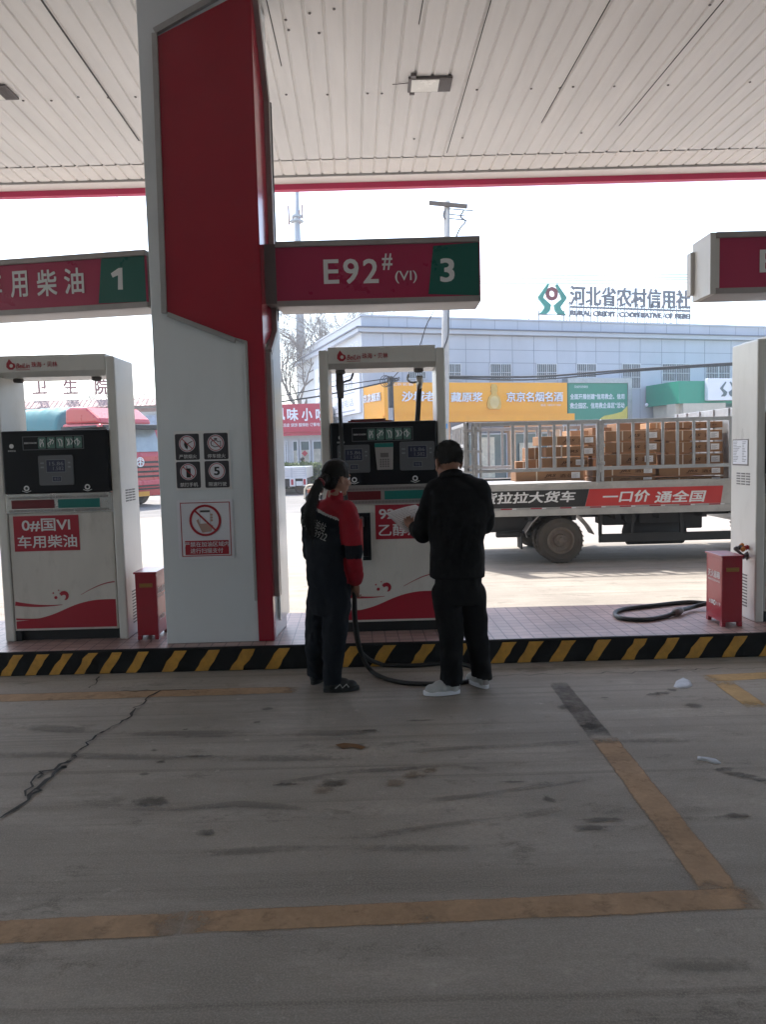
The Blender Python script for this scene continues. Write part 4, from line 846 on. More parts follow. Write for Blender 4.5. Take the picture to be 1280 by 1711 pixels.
def wheel(x, y, r, parent, s=-1, w_=.20):
    Mx = Matrix.Translation((x, y, r)) @ Matrix.Rotation(R(90), 4, 'X')
    b = MB(Mx); tread(b, r, w_)
    for k in range(30):
        a = k * 2 * math.pi / 30; c_, s_ = math.cos(a) * r, math.sin(a) * r
        for zz_, aa in ((-w_ / 4, .05), (w_ / 4, -.05)): b.bar((c_ * 1.004, s_ * 1.004, zz_ - w_ * .2), (math.cos(a + aa) * r * 1.004, math.sin(a + aa) * r * 1.004, zz_ + w_ * .2), .022, .004, up=(c_, s_, 0))
    wh = mk('wheel', b, M['tyre'], parent, smooth=False)
    b = MB(Mx); z = w_ / 2 if s < 0 else -w_ / 2; k = 1 if s < 0 else -1
    b.lathe([(r * .6, z - .006 * k), (r * .56, z + .004 * k), (r * .50, z - .012 * k), (r * .46, z - .05 * k), (r * .30, z - .06 * k), (r * .26, z - .012 * k), (r * .14, z - .008 * k), (r * .13, z + .03 * k), (0, z + .034 * k)], n=40)
    for q in range(6): a = q * math.pi / 3 + .3; b.lathe([(.016, z - .012 * k), (.016, z + .012 * k), (0, z + .014 * k)], Matrix.Translation((math.cos(a) * r * .21, math.sin(a) * r * .21, 0)), 6)
    mk('rim', b, M['rim'], wh); return wh
wheel(WC[0], TY + .14, WR, lor); wheel(WC[0], TY + .40, WR, lor); wheel(WC[0], TY + TD - .14, WR, lor, 1); wheel(x_f + 1.25, TY + .18, WR, lor); wheel(x_f + 1.25, TY + TD - .18, WR, lor, 1)
for y in (TY + .02, TY + TD - .36):
    b = MB(); P = PL((0, y, 0))
    def fl(pts): 
        q = [P.hit(760 + u / 2.4615, 660 + v / 2.46) for u, v in pts]
        for i in range(len(q) - 1): b.add([(q[i][0], y, q[i][1]), (q[i + 1][0], y, q[i + 1][1]), (q[i + 1][0], y + .34, q[i + 1][1]), (q[i][0], y + .34, q[i][1]), (q[i][0] - .004, y, q[i][1] + .02), (q[i + 1][0] - .004, y, q[i + 1][1] + .02), (q[i + 1][0] - .004, y + .34, q[i + 1][1] + .02), (q[i][0] - .004, y + .34, q[i][1] + .02)], [(0, 1, 2, 3), (7, 6, 5, 4), (0, 4, 5, 1), (2, 6, 7, 3), (1, 5, 6, 2), (0, 3, 7, 4)])
    if y < TY + .1: fl([(300, 588), (292, 570), (318, 530), (350, 497), (384, 491)]); fl([(498, 491), (530, 512), (560, 548), (576, 575)])
    else: fl([(300, 588), (318, 530), (350, 497), (384, 491)]); fl([(498, 491), (560, 548), (576, 575)])
    mk('mudguard', b, M['casing'], lor)
b = MB(); q0 = tp.hit(873, 918); b.box(q0[0] - .01, q0[0] + .012, TY + .03, TY + .34, q0[1], q0[1] + .22); mk('mud_flap', b, M['chassis'], lor)
# cab in front of the bed
cx0 = x_f + .25
CP = PL((cx0, TY - .02, 0))
b = MB(); prof = [(0, .5), (.0, 1.88), (.15, 1.96), (1.0, 1.96), (1.25, 1.82), (1.62, 1.25), (1.70, 1.15), (1.72, .5)]
b.poly(CP, prof, -(TD + .04), 0); cb = mk('cab', b, M['truck_white'], lor, bevel=.04)
b = MB(); b.poly(CP, [(.45, 1.22), (.45, 1.76), (.95, 1.80), (1.12, 1.76), (1.42, 1.24)], .001, .006); b.poly(PL((cx0, TY + TD + .02, 0), (-1, 0, 0), (0, 0, 1)), [(-.45, 1.22), (-.45, 1.76), (-.95, 1.80), (-1.12, 1.76), (-1.42, 1.24)], .001, .006); mk('window', b, M['shop_glass'], cb)
b = MB(); b.box(cx0 + 1.70, cx0 + 1.80, TY + .0, TY + TD, .45, .75); mk('bumper', b, M['deck_grey'], cb, bevel=.02)
b = MB(); b.frame(CP, .35, .7, 1.3, 1.85, .008, .001, .004); b.rc(CP, .40, 1.12, .55, 1.15, .001, .03); mk('door_seam', b, M['chassis'], cb)
b = MB(); b.box(cx0 + 1.735, cx0 + 1.77, TY + .12, TY + .5, .82, 1.0); mk('headlight', b, M['sign_white'], cb); b = MB(); b.box(cx0 + 1.735, cx0 + 1.77, TY + TD - .5, TY + TD - .12, .82, 1.0); mk('headlight', b, M['sign_white'], cb)

# cartons on the bed: every row of the three stacks
carton_no = 0
def carton(pxa, pxb, pya, pyb, label, group, dy=0.06, print_=True, lab=True, depth=.42, mt='carton'):
    Y = TY + dy; a = at(pxa, pyb, Y); c = at(pxb, pya, Y)
    P = PL((a.x, Y, a.z)); w_, h_ = c.x - a.x, max(.04, c.z - a.z - .004)
    b = MB(); b.box(a.x, c.x, Y, Y + depth, a.z, a.z + h_); o = mk('carton', b, M[mt], bevel=.006); tag(o, label, 'carton', group); o['label'] = label
    b = MB(); b.rc(P, w_ * .30 if w_ > .5 else w_ * .6, .004, (w_ * .30 if w_ > .5 else w_ * .6) + .018, h_ - .004, .0005, .002); b.rc(P, .01, h_ * .97, w_ - .01, h_ * .985, .0003, .001)
    mk('tape', b, M['tape'], o)
    if print_ and w_ > .5:
        b = MB(); x0 = w_ * .42; b.text(P, 'JRS', (x0, h_ * .30, x0 + .17, h_ * .66), .001, .04, shear=.3); b.text(P, '酒业', (x0 + .22, h_ * .30, x0 + .40, h_ * .66), .001, .02)
        b.rc(P, x0, h_ * .2, x0 + .17, h_ * .23, .0005, .001); mk('print', b, M['carton_print'], o)
    if lab:
        b = MB(); b.rc(P, w_ - .17, h_ * .22, w_ - .05, h_ * .80, .0005, .0022); lb = mk('shipping_label', b, M['paper'], o)
        b = MB(); [b.rc(P, w_ - .16, h_ * (.3 + .1 * k), w_ - .10 + .02 * (k % 2), h_ * (.33 + .1 * k), .0023, .003) for k in range(4)]; mk('print', b, M['ink'], lb)
    return o
zx = lambda q: 760 + q / 2.4615
zy = lambda q: 660 + q / 2.46
def stack(rows, name, grp):
    n = len(rows)
    for i, (xa, xb, ya, yb) in enumerate(rows):
        pos = 'topmost carton' if i == 0 else ('lowest carton' if i == n - 1 else ('second carton from the top' if i == 1 else ('third carton from the top' if i == 2 else 'fourth carton from the top')))
        o = carton(zx(xa), zx(xb), zy(ya), zy(yb), f'{pos} of the {name}', grp, dy=.07 + .012 * ((i * 7) % 3))
G_ = 'brown cartons on the lorry bed'
stack([(345, 585, 164, 209), (375, 583, 208, 255), (358, 548, 255, 300), (252, 530, 306, 357)], 'left carton stack, nearest the lorry tail', G_)
carton(zx(252), zx(300), zy(272), zy(306), 'low brown carton step at the tail end of the left stack', G_, dy=.30, lab=False)
carton(zx(300), zx(346), zy(215), zy(272), 'small brown carton standing upright beside the left stack', G_, dy=.34, lab=False)
carton(zx(300), zx(358), zy(262), zy(306), 'square carton under the small upright one beside the left stack', G_, dy=.27, lab=False)
stack([(620, 848, 142, 190), (620, 846, 189, 238), (616, 832, 238, 290), (570, 828, 290, 334), (568, 826, 333, 357)], 'middle carton stack behind the double gate post', G_)
stack([(864, 1102, 140, 190), (866, 1104, 189, 238), (864, 1106, 238, 290), (842, 1108, 290, 334), (842, 1108, 333, 357)], 'right carton stack, nearest the cab', G_)
carton(zx(804), zx(845), zy(113), zy(139), 'single pale carton on top of the middle stack', G_, dy=.22, lab=False, mt='carton_pale')
carton(zx(866), zx(1104), zy(106), zy(139), 'brown carton laid across the top of the right stack', G_, dy=.20, lab=False)
b = MB(); P = front(TY + 1.6)
for k, (xa, xb, ya, yb) in enumerate([(470, 545, 140, 357), (560, 640, 128, 357), (660, 860, 110, 357), (870, 1100, 104, 357)]):
    a0, b1 = P.hit(zx(xa), zy(ya)); a1, b0 = P.hit(zx(xb), zy(yb)); bb_ = MB(); nrow = 5
    for r in range(nrow): bb_.box(a0 + .01 * (r % 2), a1, TY + 1.5, TY + 2.05, z_dk - .02 + (b1 - z_dk) * r / nrow, z_dk - .03 + (b1 - z_dk) * (r + 1) / nrow)
    o = mk('carton_pile', bb_, M['carton_pale'] if k < 1 else M['carton'], bevel=.006); o['kind'] = 'stuff'; tag(o, ['pale cartons piled at the far side behind the left stack', 'brown cartons piled at the far side behind the gate post', 'brown cartons piled at the far side behind the middle stack', 'brown cartons piled at the far side behind the right stack'][k], 'cartons')

# ------------------------------------------------------------------ credit cooperative building across the road
A = at(603, 528, 36.0); d_ = ray(1280, 547); Bp = CAM + d_ * ((A.z - CAM_H) / d_.z)
fu = Vector((Bp.x - A.x, Bp.y - A.y, 0)).normalized(); HB = A.z
fac = PL((A.x, A.y, 0), fu); FL = 30.0
dl = ray(537, 568); Lp = CAM + dl * ((A.z - CAM_H) / dl.z); lu = Vector((Lp.x - A.x, Lp.y - A.y, 0)); lu = lu.normalized()
LW = 14.0
bank = thing('bank_building', 'long pale blue panelled bank building with a grey cornice', 'building', (A.x + 8, A.y + 8, 0))
e0 = A; e1 = A + fu * FL; e3 = A + lu * LW; e2 = e3 + fu * FL
b = MB(); v = [(p.x, p.y, z) for z in (0, HB) for p in (e0, e1, e2, e3)]; b.add(v, [(0, 1, 5, 4), (1, 2, 6, 5), (2, 3, 7, 6), (3, 0, 4, 7), (4, 5, 6, 7)], 0); b.m[3] = 1
wl = mk('wall', b, [M['bank_wall'], M['bank_white']], bank)
lf = PL((A.x + lu.x * LW, A.y + lu.y * LW, 0), -lu)            # left end wall; a runs towards the corner (a = LW)
hz = lambda px, py: fac.hit(px, py)
zc0, zc1 = hz(640, 547)[1], hz(640, 556)[1]
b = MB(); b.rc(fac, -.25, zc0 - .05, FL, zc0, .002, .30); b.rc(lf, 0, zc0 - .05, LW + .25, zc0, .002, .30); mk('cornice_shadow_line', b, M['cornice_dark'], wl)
b = MB(); b.rc(fac, -.2, zc1, FL, zc0 - .052, .002, .22); b.rc(lf, 0, zc1, LW + .2, zc0 - .052, .002, .22); b.rc(fac, -.05, HB - .02, FL, HB + .06, -.2, .06); b.rc(lf, 0, HB - .02, LW, HB + .06, -.2, .06); mk('cornice', b, M['bank_wall'], wl)
b = MB()
for py in (560, 584, 606): z = hz(760, py)[1]; b.rc(fac, 0, z, FL, z + .025, .0005, .006)
for px in (640, 671, 705, 744, 778, 818, 856, 892, 931, 963, 996, 1035, 1070, 1106, 1145, 1178, 1222, 1260): a = hz(px, 580)[0]; b.rc(fac, a, 0, a + .022, zc1, .0008, .0068); b.rc(fac, a + .3, zc0, a + .32, HB, .0005, .006)
mk('panel_joint', b, M['joint'], wl)
for xa, xb, yb in ((747, 771, 636), (818, 855, 636), (896, 931, 636), (963, 997, 632), (1039, 1071, 650), (1106, 1154, 638), (1179, 1221, 638), (1238, 1275, 638), (680, 712, 634)):
    a0, z1 = hz(xa, 607); a1, z0 = hz(xb, yb); z0 = min(z0, z1 - .6)
    b = MB(); b.frame(fac, a0, z0, a1, z1, .05, .008, .05); b.rc(fac, (a0 + a1) / 2 - .02, z0 + .05, (a0 + a1) / 2 + .02, z1 - .05, .008, .05)
    b.rc(fac, a0 + .05, z0 + (z1 - z0) * .45, a1 - .05, z0 + (z1 - z0) * .45 + .03, .009, .045); q = a0 + .12
    while q < a1 - .1: b.rc(fac, q, z0 + .05, q + .018, z1 - .05, .051, .062); q += .11
    wn = mk('window', b, M['win_frame'], bank); b = MB(); b.rc(fac, a0 + .03, z0 + .03, a1 - .03, z1 - .03, .007, .012); mk('pane', b, M['win_dark'], wn)
# large pale poster on the left end wall
b = MB(); a0, a1 = LW - 9, LW - .25; zt0 = lf.hit(600, 585)[1]; zb0 = lf.hit(600, 690)[1]
poster = thing('wall_billboard', 'big faded white billboard on the end wall of the bank', 'billboard', lf.pt((a0 + a1) / 2, zb0))
b = MB(); b.rc(lf, a0, zb0, a1, zt0, .01, .10); mk('board', b, M['sign_white'], poster)
b = MB(); rr = random.Random(12)
for k in range(4):
    z = zt0 - .45 - k * .85; b.text(lf, ['诚信经营服务三农', '信用支付方便快捷', '贷款存款咨询电话', '河北农信欢迎光临'][k], (a0 + .6, z - .38, a1 - 1.0, z), .104); b.rc(lf, a0 + .6, z - .62, a1 - .8, z - .56, .101, .103)
mk('lettering', b, mat('faded_ink', (.34, .36, .40), .7), poster)
b = MB(); b.text(lf, 'XYB', (LW - 2.6, lf.hit(595, 580)[1], LW - .5, lf.hit(595, 570)[1]), .01); mk('wall_lettering', b, M['sign_white'], bank)
# rooftop sign
rp = PL(fac.pt(0, 0, -1.2), fu)
rs = thing('rooftop_sign', 'green hands emblem and grey Chinese bank lettering on the roof', 'rooftop sign', rp.pt(rp.hit(1050, 530)[0], HB))
def emblem(b, px, box, d, th, k=0):
    a0, b0, a1, b1 = box; w_, h_ = a1 - a0, b1 - b0; q = lambda pts: [(a0 + x * w_, b0 + y * h_) for x, y in pts]
    Lh = [(.33, 1), (.39, .96), (.20, .60), (.18, .52), (.45, .30), (.40, .10), (.30, 0), (.05, 0), (.20, .18), (.22, .24), (.02, .50), (.0, .56)]
    b.poly(px, q(Lh), d, d + th, k); b.poly(px, q([(1 - x, y) for x, y in Lh]), d, d + th, k)
eb = rp.rect(898, 473.5, 946, 526)
b = MB(); emblem(b, rp, eb, 0, .12); mk('emblem', b, M['logo_green'], rs)
b = MB(); c = ((eb[0] + eb[2]) / 2 - .02, eb[1] + .67 * (eb[3] - eb[1])); rr_ = .21 * (eb[2] - eb[0])
b.ring(rp, c, rr_ * .45, rr_, 0, .1); mk('emblem_coin', b, M['maroon'], rs)
x0, z0 = rp.hit(952, 511); x1, z1 = rp.hit(1153, 488); b = MB(); b.text(rp, '河北省农村信用社', (x0, z0 + .02, x1, rp.hit(955, 477)[1]), .05, .028, ext=.05); mk('lettering', b, M['roof_letter'], rs)
x0, z0 = rp.hit(953, 527.5); x1, _ = rp.hit(1153, 530); b = MB(); b.text(rp, 'RURAL CREDIT  COOPERATIVE  OF HEBEI', (x0, z0, x1, rp.hit(953, 518.5)[1]), .05, .06, ext=.04); mk('lettering', b, M['roof_letter'], rs)
b = MB(); _, z0 = rp.hit(953, 513); b.rc(rp, x0, z0 - .05, x1, z0 + .05, 0, .06)
for k in range(19): q = x0 + (x1 - x0) * k / 18; b.bar(rp.pt(q, HB, -.02), rp.pt(q, z0 + .3 + .5 * (k % 2), -.02), .035, .035); b.bar(rp.pt(q - .2, HB, -1.2), rp.pt(q, z0 + .3, -.03), .03, .03)
for q in (eb[0] + .1, eb[2] - .1): b.bar(rp.pt(q, HB, -.04), rp.pt(q, eb[1] + .2, -.04), .04, .04)
b.bar(rp.pt(eb[0] - .4, HB, -.6), rp.pt(eb[0] + .2, eb[1] + .9, -.04), .035, .035); b.rc(rp, eb[0], eb[1] - .05, eb[2], eb[1], 0, .05)
mk('frame', b, M['roof_letter'], rs)

# liquor shop front: orange sign wrapping the corner
oc = at(641, 640, 34.0); of = PL((oc.x, oc.y, 0), fu); o2 = at(604, 645, 36.2); olu = Vector((oc.x - o2.x, oc.y - o2.y, 0)).normalized(); ol = PL((o2.x, o2.y, 0), olu); OLW = math.hypot(oc.x - o2.x, oc.y - o2.y)
zt0 = of.hit(700, 639)[1]; zb0 = of.hit(800, 693)[1]; aR = of.hit(948, 660)[0]
osn = thing('shop_sign', 'long orange liquor shop sign with white lettering and a gold bottle', 'shop sign', of.pt(aR / 2, zb0))
b = MB(); b.rc(of, 0, zb0, aR, zt0, -.7, 0); b.rc(ol, 0, zb0 - .1, OLW - .001, zt0 - .02, -.3, -.001); mk('board', b, M['orange'], osn)
b = MB(); zl = of.hit(800, 700)[1]; b.rc(of, -.15, zl - .12, aR + .25, zb0 - .002, -.7, .25); mk('ledge', b, M['orange_low'], osn)
rc = of.rect
b = MB(); b.text(of, '沙城老窖', (of.hit(655, 0)[0], of.hit(690, 671)[1], of.hit(733, 0)[0], of.hit(690, 654)[1]), .04, .03, ext=.03, shear=.1); b.text(of, '藏原浆', rc(753, 655.5, 806, 671.5), .04, .02, ext=.03); b.text(of, '京京名烟名酒', rc(846, 655, 940, 671), .04, .02, ext=.03)
b.text(of, '北京名酒', rc(653, 640, 690, 644.5), .02); b.text(of, '电话: 13831311558', rc(904, 675, 937, 678.5), .02); b.text(ol, '京京烟酒', (.25, ol.hit(620, 672)[1], OLW - .3, ol.hit(620, 658)[1]), .03, .02, ext=.02); mk('lettering', b, M['sign_white'], osn)
cb_ = of.hit(825.5, 668); hh = of.hit(825, 642)[1] - of.hit(825, 684)[1]; zz0 = of.hit(825, 684)[1]
b = MB(); prof = [(.0, 0), (.2, 0), (.30, .06), (.31, .25), (.24, .48), (.13, .58), (.11, .66), (.16, .74), (.12, .80), (.15, .9), (.08, 1.0), (0, 1.0)]
b.poly(of, [(cb_[0] + x * hh, zz0 + y * hh) for x, y in prof] + [(cb_[0] - x * hh, zz0 + y * hh) for x, y in prof[::-1][1:-1]], .0, .06); bt_ = mk('bottle_emblem', b, M['gold'], osn, bevel=.01)
b = MB(); b.disc(of, (cb_[0], zz0 + .28 * hh), .2 * hh, .061, .07, ry=.25 * hh); b.text(of, '老窖', (cb_[0] - .09 * hh, zz0 + .2 * hh, cb_[0] + .09 * hh, zz0 + .38 * hh), .07); mk('bottle_label', b, mat('gold_pale', (.60, .45, .2), .5), bt_)
sf = PL(of.pt(0, 0, -.45), fu)
shop = thing('liquor_shop', 'peach walled liquor shop front with glass windows beneath the orange sign', 'shop front', sf.pt(aR / 2, 0))
b = MB(); ztop = zl - .13; b.rc(sf, 0, 0, 3.3, ztop, -.6, 0); b.rc(sf, 3.3, 0, 4.2, .5, -.6, 0); b.rc(sf, 6.6, ztop - .5, aR, ztop, -.6, 0); b.rc(sf, 6.3, 0, 6.6, ztop, -.6, .02); b.rc(sf, aR - .5, 0, aR, ztop - .5, -.6, 0); b.rc(ol, 0, 0, OLW - .5, ztop, -.4, -.12); mk('wall', b, M['peach'], shop)
for qa, qb in ((3.35, 4.8), (4.85, 6.28), (6.65, 8.0), (8.05, aR - .52)):
    b = MB(); b.frame(sf, qa, .15, qb, ztop - .52, .06, -.3, -.2); wn = mk('window', b, M['win_frame'], shop); b = MB(); b.rc(sf, qa + .03, .18, qb - .03, ztop - .55, -.27, -.25); mk('pane', b, M['shop_glass'], wn)
b = MB(); b.text(sf, '沙城老窖  国藏原浆', (sf.hit(857, 0)[0], sf.hit(890, 707)[1], sf.hit(925, 0)[0], sf.hit(890, 700.5)[1]), .03, .03, ext=.02); b.text(sf, '烟 酒 茶', (.3, ztop - .55, 2.3, ztop - .12), .01, .02); mk('lettering', b, M['maroon'], shop)
M['poster'] = mat('poster', (.62, .55, .42), .6, var=.3, scale=5)
mk('window_poster', MB().rc(sf, 4.9, .3, 5.6, 2.2, -.195, -.18), M['poster'], shop); mk('window_poster', MB().rc(sf, 6.9, .2, 7.8, 1.9, -.195, -.18), M['poster'], shop)

# green slogan billboard
gp = PL(fac.pt(0, 0, .5), fu); a0, b0, a1, b1 = gp.rect(950, 640, 1049, 703); rcg = gp.rect
gb = thing('slogan_billboard', 'green slogan billboard in a grey frame beside the orange sign', 'billboard', gp.pt((a0 + a1) / 2, b0))
b = MB(); b.rc(gp, a0, b0, a1, b1, -.3, 0); mk('board', b, M['green_board'], gb)
b = MB(); b.rc(gp, a0 - .05, b1 + .001, a1 + .25, b1 + .25, -.5, .05); b.rc(gp, a1 + .001, b0 - .3, a1 + .25, b1, -.5, .05); mk('frame', b, M['galv'], gb)
b = MB(); b.text(gp, '全面开展创建“信用救企、信用', rcg(953, 658, 1044, 667), .004, .03); b.text(gp, '救企园区、信用救企县区”活动', rcg(953, 673, 1044, 682), .004, .03); b.text(gp, '河北省农村信用社联合社', rcg(960, 644, 983, 648.5), .004); mk('lettering', b, M['sign_white'], gb)
b = MB(); W_ = a1 - a0; H_ = b1 - b0
b.poly(gp, [(a0 + W_ * .5, b0 + H_ * .03), (a0 + W_ * .6, b0 + H_ * .14), (a0 + W_ * .75, b0 + H_ * .18), (a0 + W_ * .9, b0 + H_ * .24), (a1, b0 + H_ * .40), (a1, b0 + H_ * .02)], .001, .004); mk('ribbon_print', b, mat('ribbon', (.60, .50, .10), .5), gb)

# bank entrance: green canopy, white emblem sign, pale wall
e_a = at(1135, 650, 37.6); ef = PL((e_a.x, e_a.y, 0), fu); e_b = at(1080, 660, 40.4); elu = Vector((e_a.x - e_b.x, e_a.y - e_b.y, 0)); ELW = elu.length; elu.normalize(); el = PL((e_b.x, e_b.y, 0), elu)
zt0, zb0 = ef.hit(1150, 636.5)[1], ef.hit(1150, 674)[1]; aE = ef.hit(1178, 655)[0]
ga = thing('entrance_canopy', 'plain green box canopy over the bank entrance', 'entrance canopy', ef.pt(.5, zb0))
b = MB(); v = [(p.x, p.y, z) for z in (zb0, zt0) for p in (ef.pt(0, 0), ef.pt(aE + 5, 0), ef.pt(aE + 5, 0, -3.4), el.pt(0, 0))]; b.add(v, [(3, 2, 1, 0), (4, 5, 6, 7), (0, 1, 5, 4), (1, 2, 6, 5), (2, 3, 7, 6), (3, 0, 4, 7)]); mk('fascia', b, M['green_awning'], ga)
b = MB(); rr_ = [(el.pt(.4, 0, -.5), .14)]; 
for pt_, r_2 in ((el.pt(.25, zb0 + .1, .12), .1), (el.pt(.2, zb0 - .75, .1), .08)): b.lathe([(0, -r_2), (r_2 * .7, -r_2 * .7), (r_2, 0), (r_2 * .7, r_2 * .7), (0, r_2)], Matrix.Translation(pt_), 12)
mk('dome_camera', b, M['sign_white'], ga, smooth=True)
b = MB(); zw = zb0 - .002; b.rc(el, .3, zw - 1.0, ELW, zw, -2.6, -.25); b.rc(ef, 0.0, 0, .6, zw - .0, -.9, -.25); mk('wall', b, mat('beige_wall', (.50, .45, .37), .7, var=.1), ga)
ws = thing('emblem_sign', 'white lightbox with a grey hands emblem on the green canopy', 'sign', ef.pt(aE + .5, zb0))
wt, wb_ = ef.hit(1190, 633)[1], ef.hit(1190, 669.5)[1]
b = MB(); b.rc(ef, aE, wb_, aE + 5, wt, .002, .25); mk('board', b, M['sign_white'], ws, bevel=.02)
b = MB(); emblem(b, ef, (ef.hit(1203, 0)[0], ef.hit(1210, 663)[1], ef.hit(1230, 0)[0], ef.hit(1210, 638.5)[1]), .251, .02); mk('emblem', b, M['logo_grey'], ws)
rl = thing('ramp_railing', 'short white railing in front of the bank entrance', 'railing', at(1152, 700, 34.0) * 1)
b = MB(); P = front(34.0); za, zb2 = P.hit(1150, 681)[1], P.hit(1150, 697)[1]; xa, xb = P.hit(1139, 690)[0], P.hit(1167, 690)[0]
for k in range(9): q = xa + (xb - xa) * k / 8; b.box(q - .02, q + .02, 33.98, 34.02, 0 if k % 4 == 0 else zb2, za)
b.box(xa, xb, 33.97, 34.03, za, za + .05); b.box(xa, xb, 33.97, 34.03, zb2 - .05, zb2); mk('rails', b, M['sign_white'], rl)
rl.location.z = 0
for c_ in rl.children: c_.location.z = 0

# ------------------------------------------------------------------ poles, wires, tower
up_ = thing('utility_pole', 'tall concrete utility pole with a wooden cross-arm', 'utility pole', at(744, 834, 26) * 1, 'utility poles')
PYp = 26.0; base = at(742, 830, PYp); top = at(747, 336, PYp)
b = MB(); b.tube([(base.x, PYp, 0), (top.x, PYp, top.z)], [.15, .105], 14); mk('pole', b, M['concrete_pole'], up_, smooth=True)
b = MB(); a_, c_ = at(717, 339, PYp - .15), at(781, 345, PYp - .15); b.bar(a_, c_, .10, .12); mk('cross_arm', b, M['bark'], up_)
b = MB(); b.tube([at(743, 352, PYp - .12), at(741, 360, PYp - .12), at(744, 366, PYp - .12)], .03, 6); mk('bracket', b, M['casing_dark'], up_)
for py, px2 in ((350, 791), (359, 778), (366, 780)):
    b = MB(); b.bar(at(752, py - 1, PYp), at(px2, py + 2, PYp), .03, .03); mk('cross_bar', b, M['casing_dark'], up_)
b = MB(); b.tube(spline([at(775, 352, PYp), at(770, 362, PYp), at(778, 370, PYp), at(770, 380, PYp), at(763, 395, PYp), at(757, 420, PYp), at(750, 520, PYp - .2), at(749, 560, PYp - .2), at(740, 590, PYp - .2), at(738, 640, PYp - .2)]), .025, 6); mk('drop_cable', b, M['cable'], up_)
b = MB(); b.rc(front(PYp - .16), *front(PYp - .16).rect(740, 708, 748, 716), 0, .02); mk('number_plate', b, M['blue_tag'], up_)
for c in up_.children: pass
p2 = thing('utility_pole', 'short dark pole with coiled cables before the orange sign', 'utility pole', (at(652, 700, 30).x, 30, 0), 'utility poles')
b = MB(); q = at(652, 629, 30); b.tube([(at(657, 800, 30).x, 30, 0), (q.x, 30, q.z)], [.14, .11], 12); mk('pole', b, M['chassis'], p2, smooth=True)
b = MB()
for k in range(4):
    c = at(644 + 3 * k, 637, 29.8); r0 = .2 - .02 * k; b.tube([c + Vector((r0 * math.cos(t * .35), -.02 * k, r0 * 1.1 * math.sin(t * .35))) for t in range(19)], .014, 5, cap=False)
for k in range(9): rr = random.Random(k + 50); b.tube(spline([at(648, 630 + k, 29.9), at(656 + rr.random() * 8, 631 + rr.random() * 8, 29.8), at(664 + rr.random() * 6, 628 + rr.random() * 8, 29.9)]), .013, 5)
mk('cable_coil', b, M['cable'], p2)
b = MB(); q0 = front(29.8).rect(649, 682, 657, 702); b.rc(front(29.85), *q0, 0, .2); mk('meter_box', b, M['galv'], p2)
tw = thing('cell_tower', 'tall grey telecom mast with antennas above the snack shop', 'mast', (at(500, 680, 70).x, 70, 0))
b = MB(); t0, t1 = at(505, 690, 70), at(494, 300, 70); b.tube([(t0.x, 70, 0), (at(500, 500, 70).x, 70, at(500, 500, 70).z), (t1.x, 70, t1.z)], [.52, .36, .24], 14); mk('mast', b, M['tower_grey'], tw, smooth=True)
b = MB(); zp = at(496, 372, 70); b.lathe([(.3, 0), (.62, .05), (.62, .15), (.3, .2)], Matrix.Translation(zp), 14)
zp2 = at(496, 364, 70); b.lathe([(.28, 0), (.45, .03), (.45, .2), (.28, .25)], Matrix.Translation(zp2), 14); mk('platform', b, M['tower_grey'], tw)
for px, p0, p1 in ((482, 344, 376), (505, 343, 366), (500, 352, 375), (489, 362, 372)):
    b = MB(); q, q2 = at(px, p0, 70), at(px, p1, 70); b.box(q.x - .07, q.x + .07, 69.8, 70, q2.z, q.z); b.bar(q2 + Vector((0, 0, .3)), zp + Vector((0, 0, .1)), .05, .05); mk('antenna', b, M['eave'], tw)
def wire(pts, r, label, grp='overhead cables'):
    b = MB(); b.tube(spline(pts, 6), r, 5); tag(mk('overhead_cable', b, M['cable']), label, 'cable', grp)
for k, (ya, yb) in enumerate(((461.5, 458), (466, 463), (470, 466.5), (474, 472))): wire([at(790, ya, 60), at(960, (ya + yb) / 2 + .6, 60), at(1180, yb, 60), at(1400, yb - 6, 60)], .03, ['topmost', 'second', 'third', 'lowest'][k] + ' of the four thin wires crossing the sky over the roof letters')
wire([at(743, 629, 26), at(900, 629, 30), at(1050, 618, 32), at(1222, 607, 33), at(1330, 603, 33)], .045, 'upper thick black cable sagging across the bank windows')
wire([at(743, 632, 26), at(900, 634, 30), at(1050, 621, 32), at(1222, 610, 33), at(1330, 605, 33)], .03, 'lower thick black cable sagging across the bank windows')
wire([at(430, 676, 28), at(500, 667, 28), at(560, 657, 29), at(652, 637, 30)], .03, 'lower black cable rising from the snack shop to the short pole')
wire([at(430, 668, 28), at(500, 656, 28), at(560, 645, 29), at(652, 632, 30)], .02, 'upper black cable rising from the snack shop to the short pole')
wire([at(725, 520, 26.0), at(712, 545, 27), at(697, 585, 28), at(656, 632, 30)], .018, 'steep guy wire running down from the tall pole')
wire([at(190, 326, 40), at(215, 342, 40), at(250, 362, 40), at(330, 400, 40)], .012, 'thin wire in the sky left of the column')

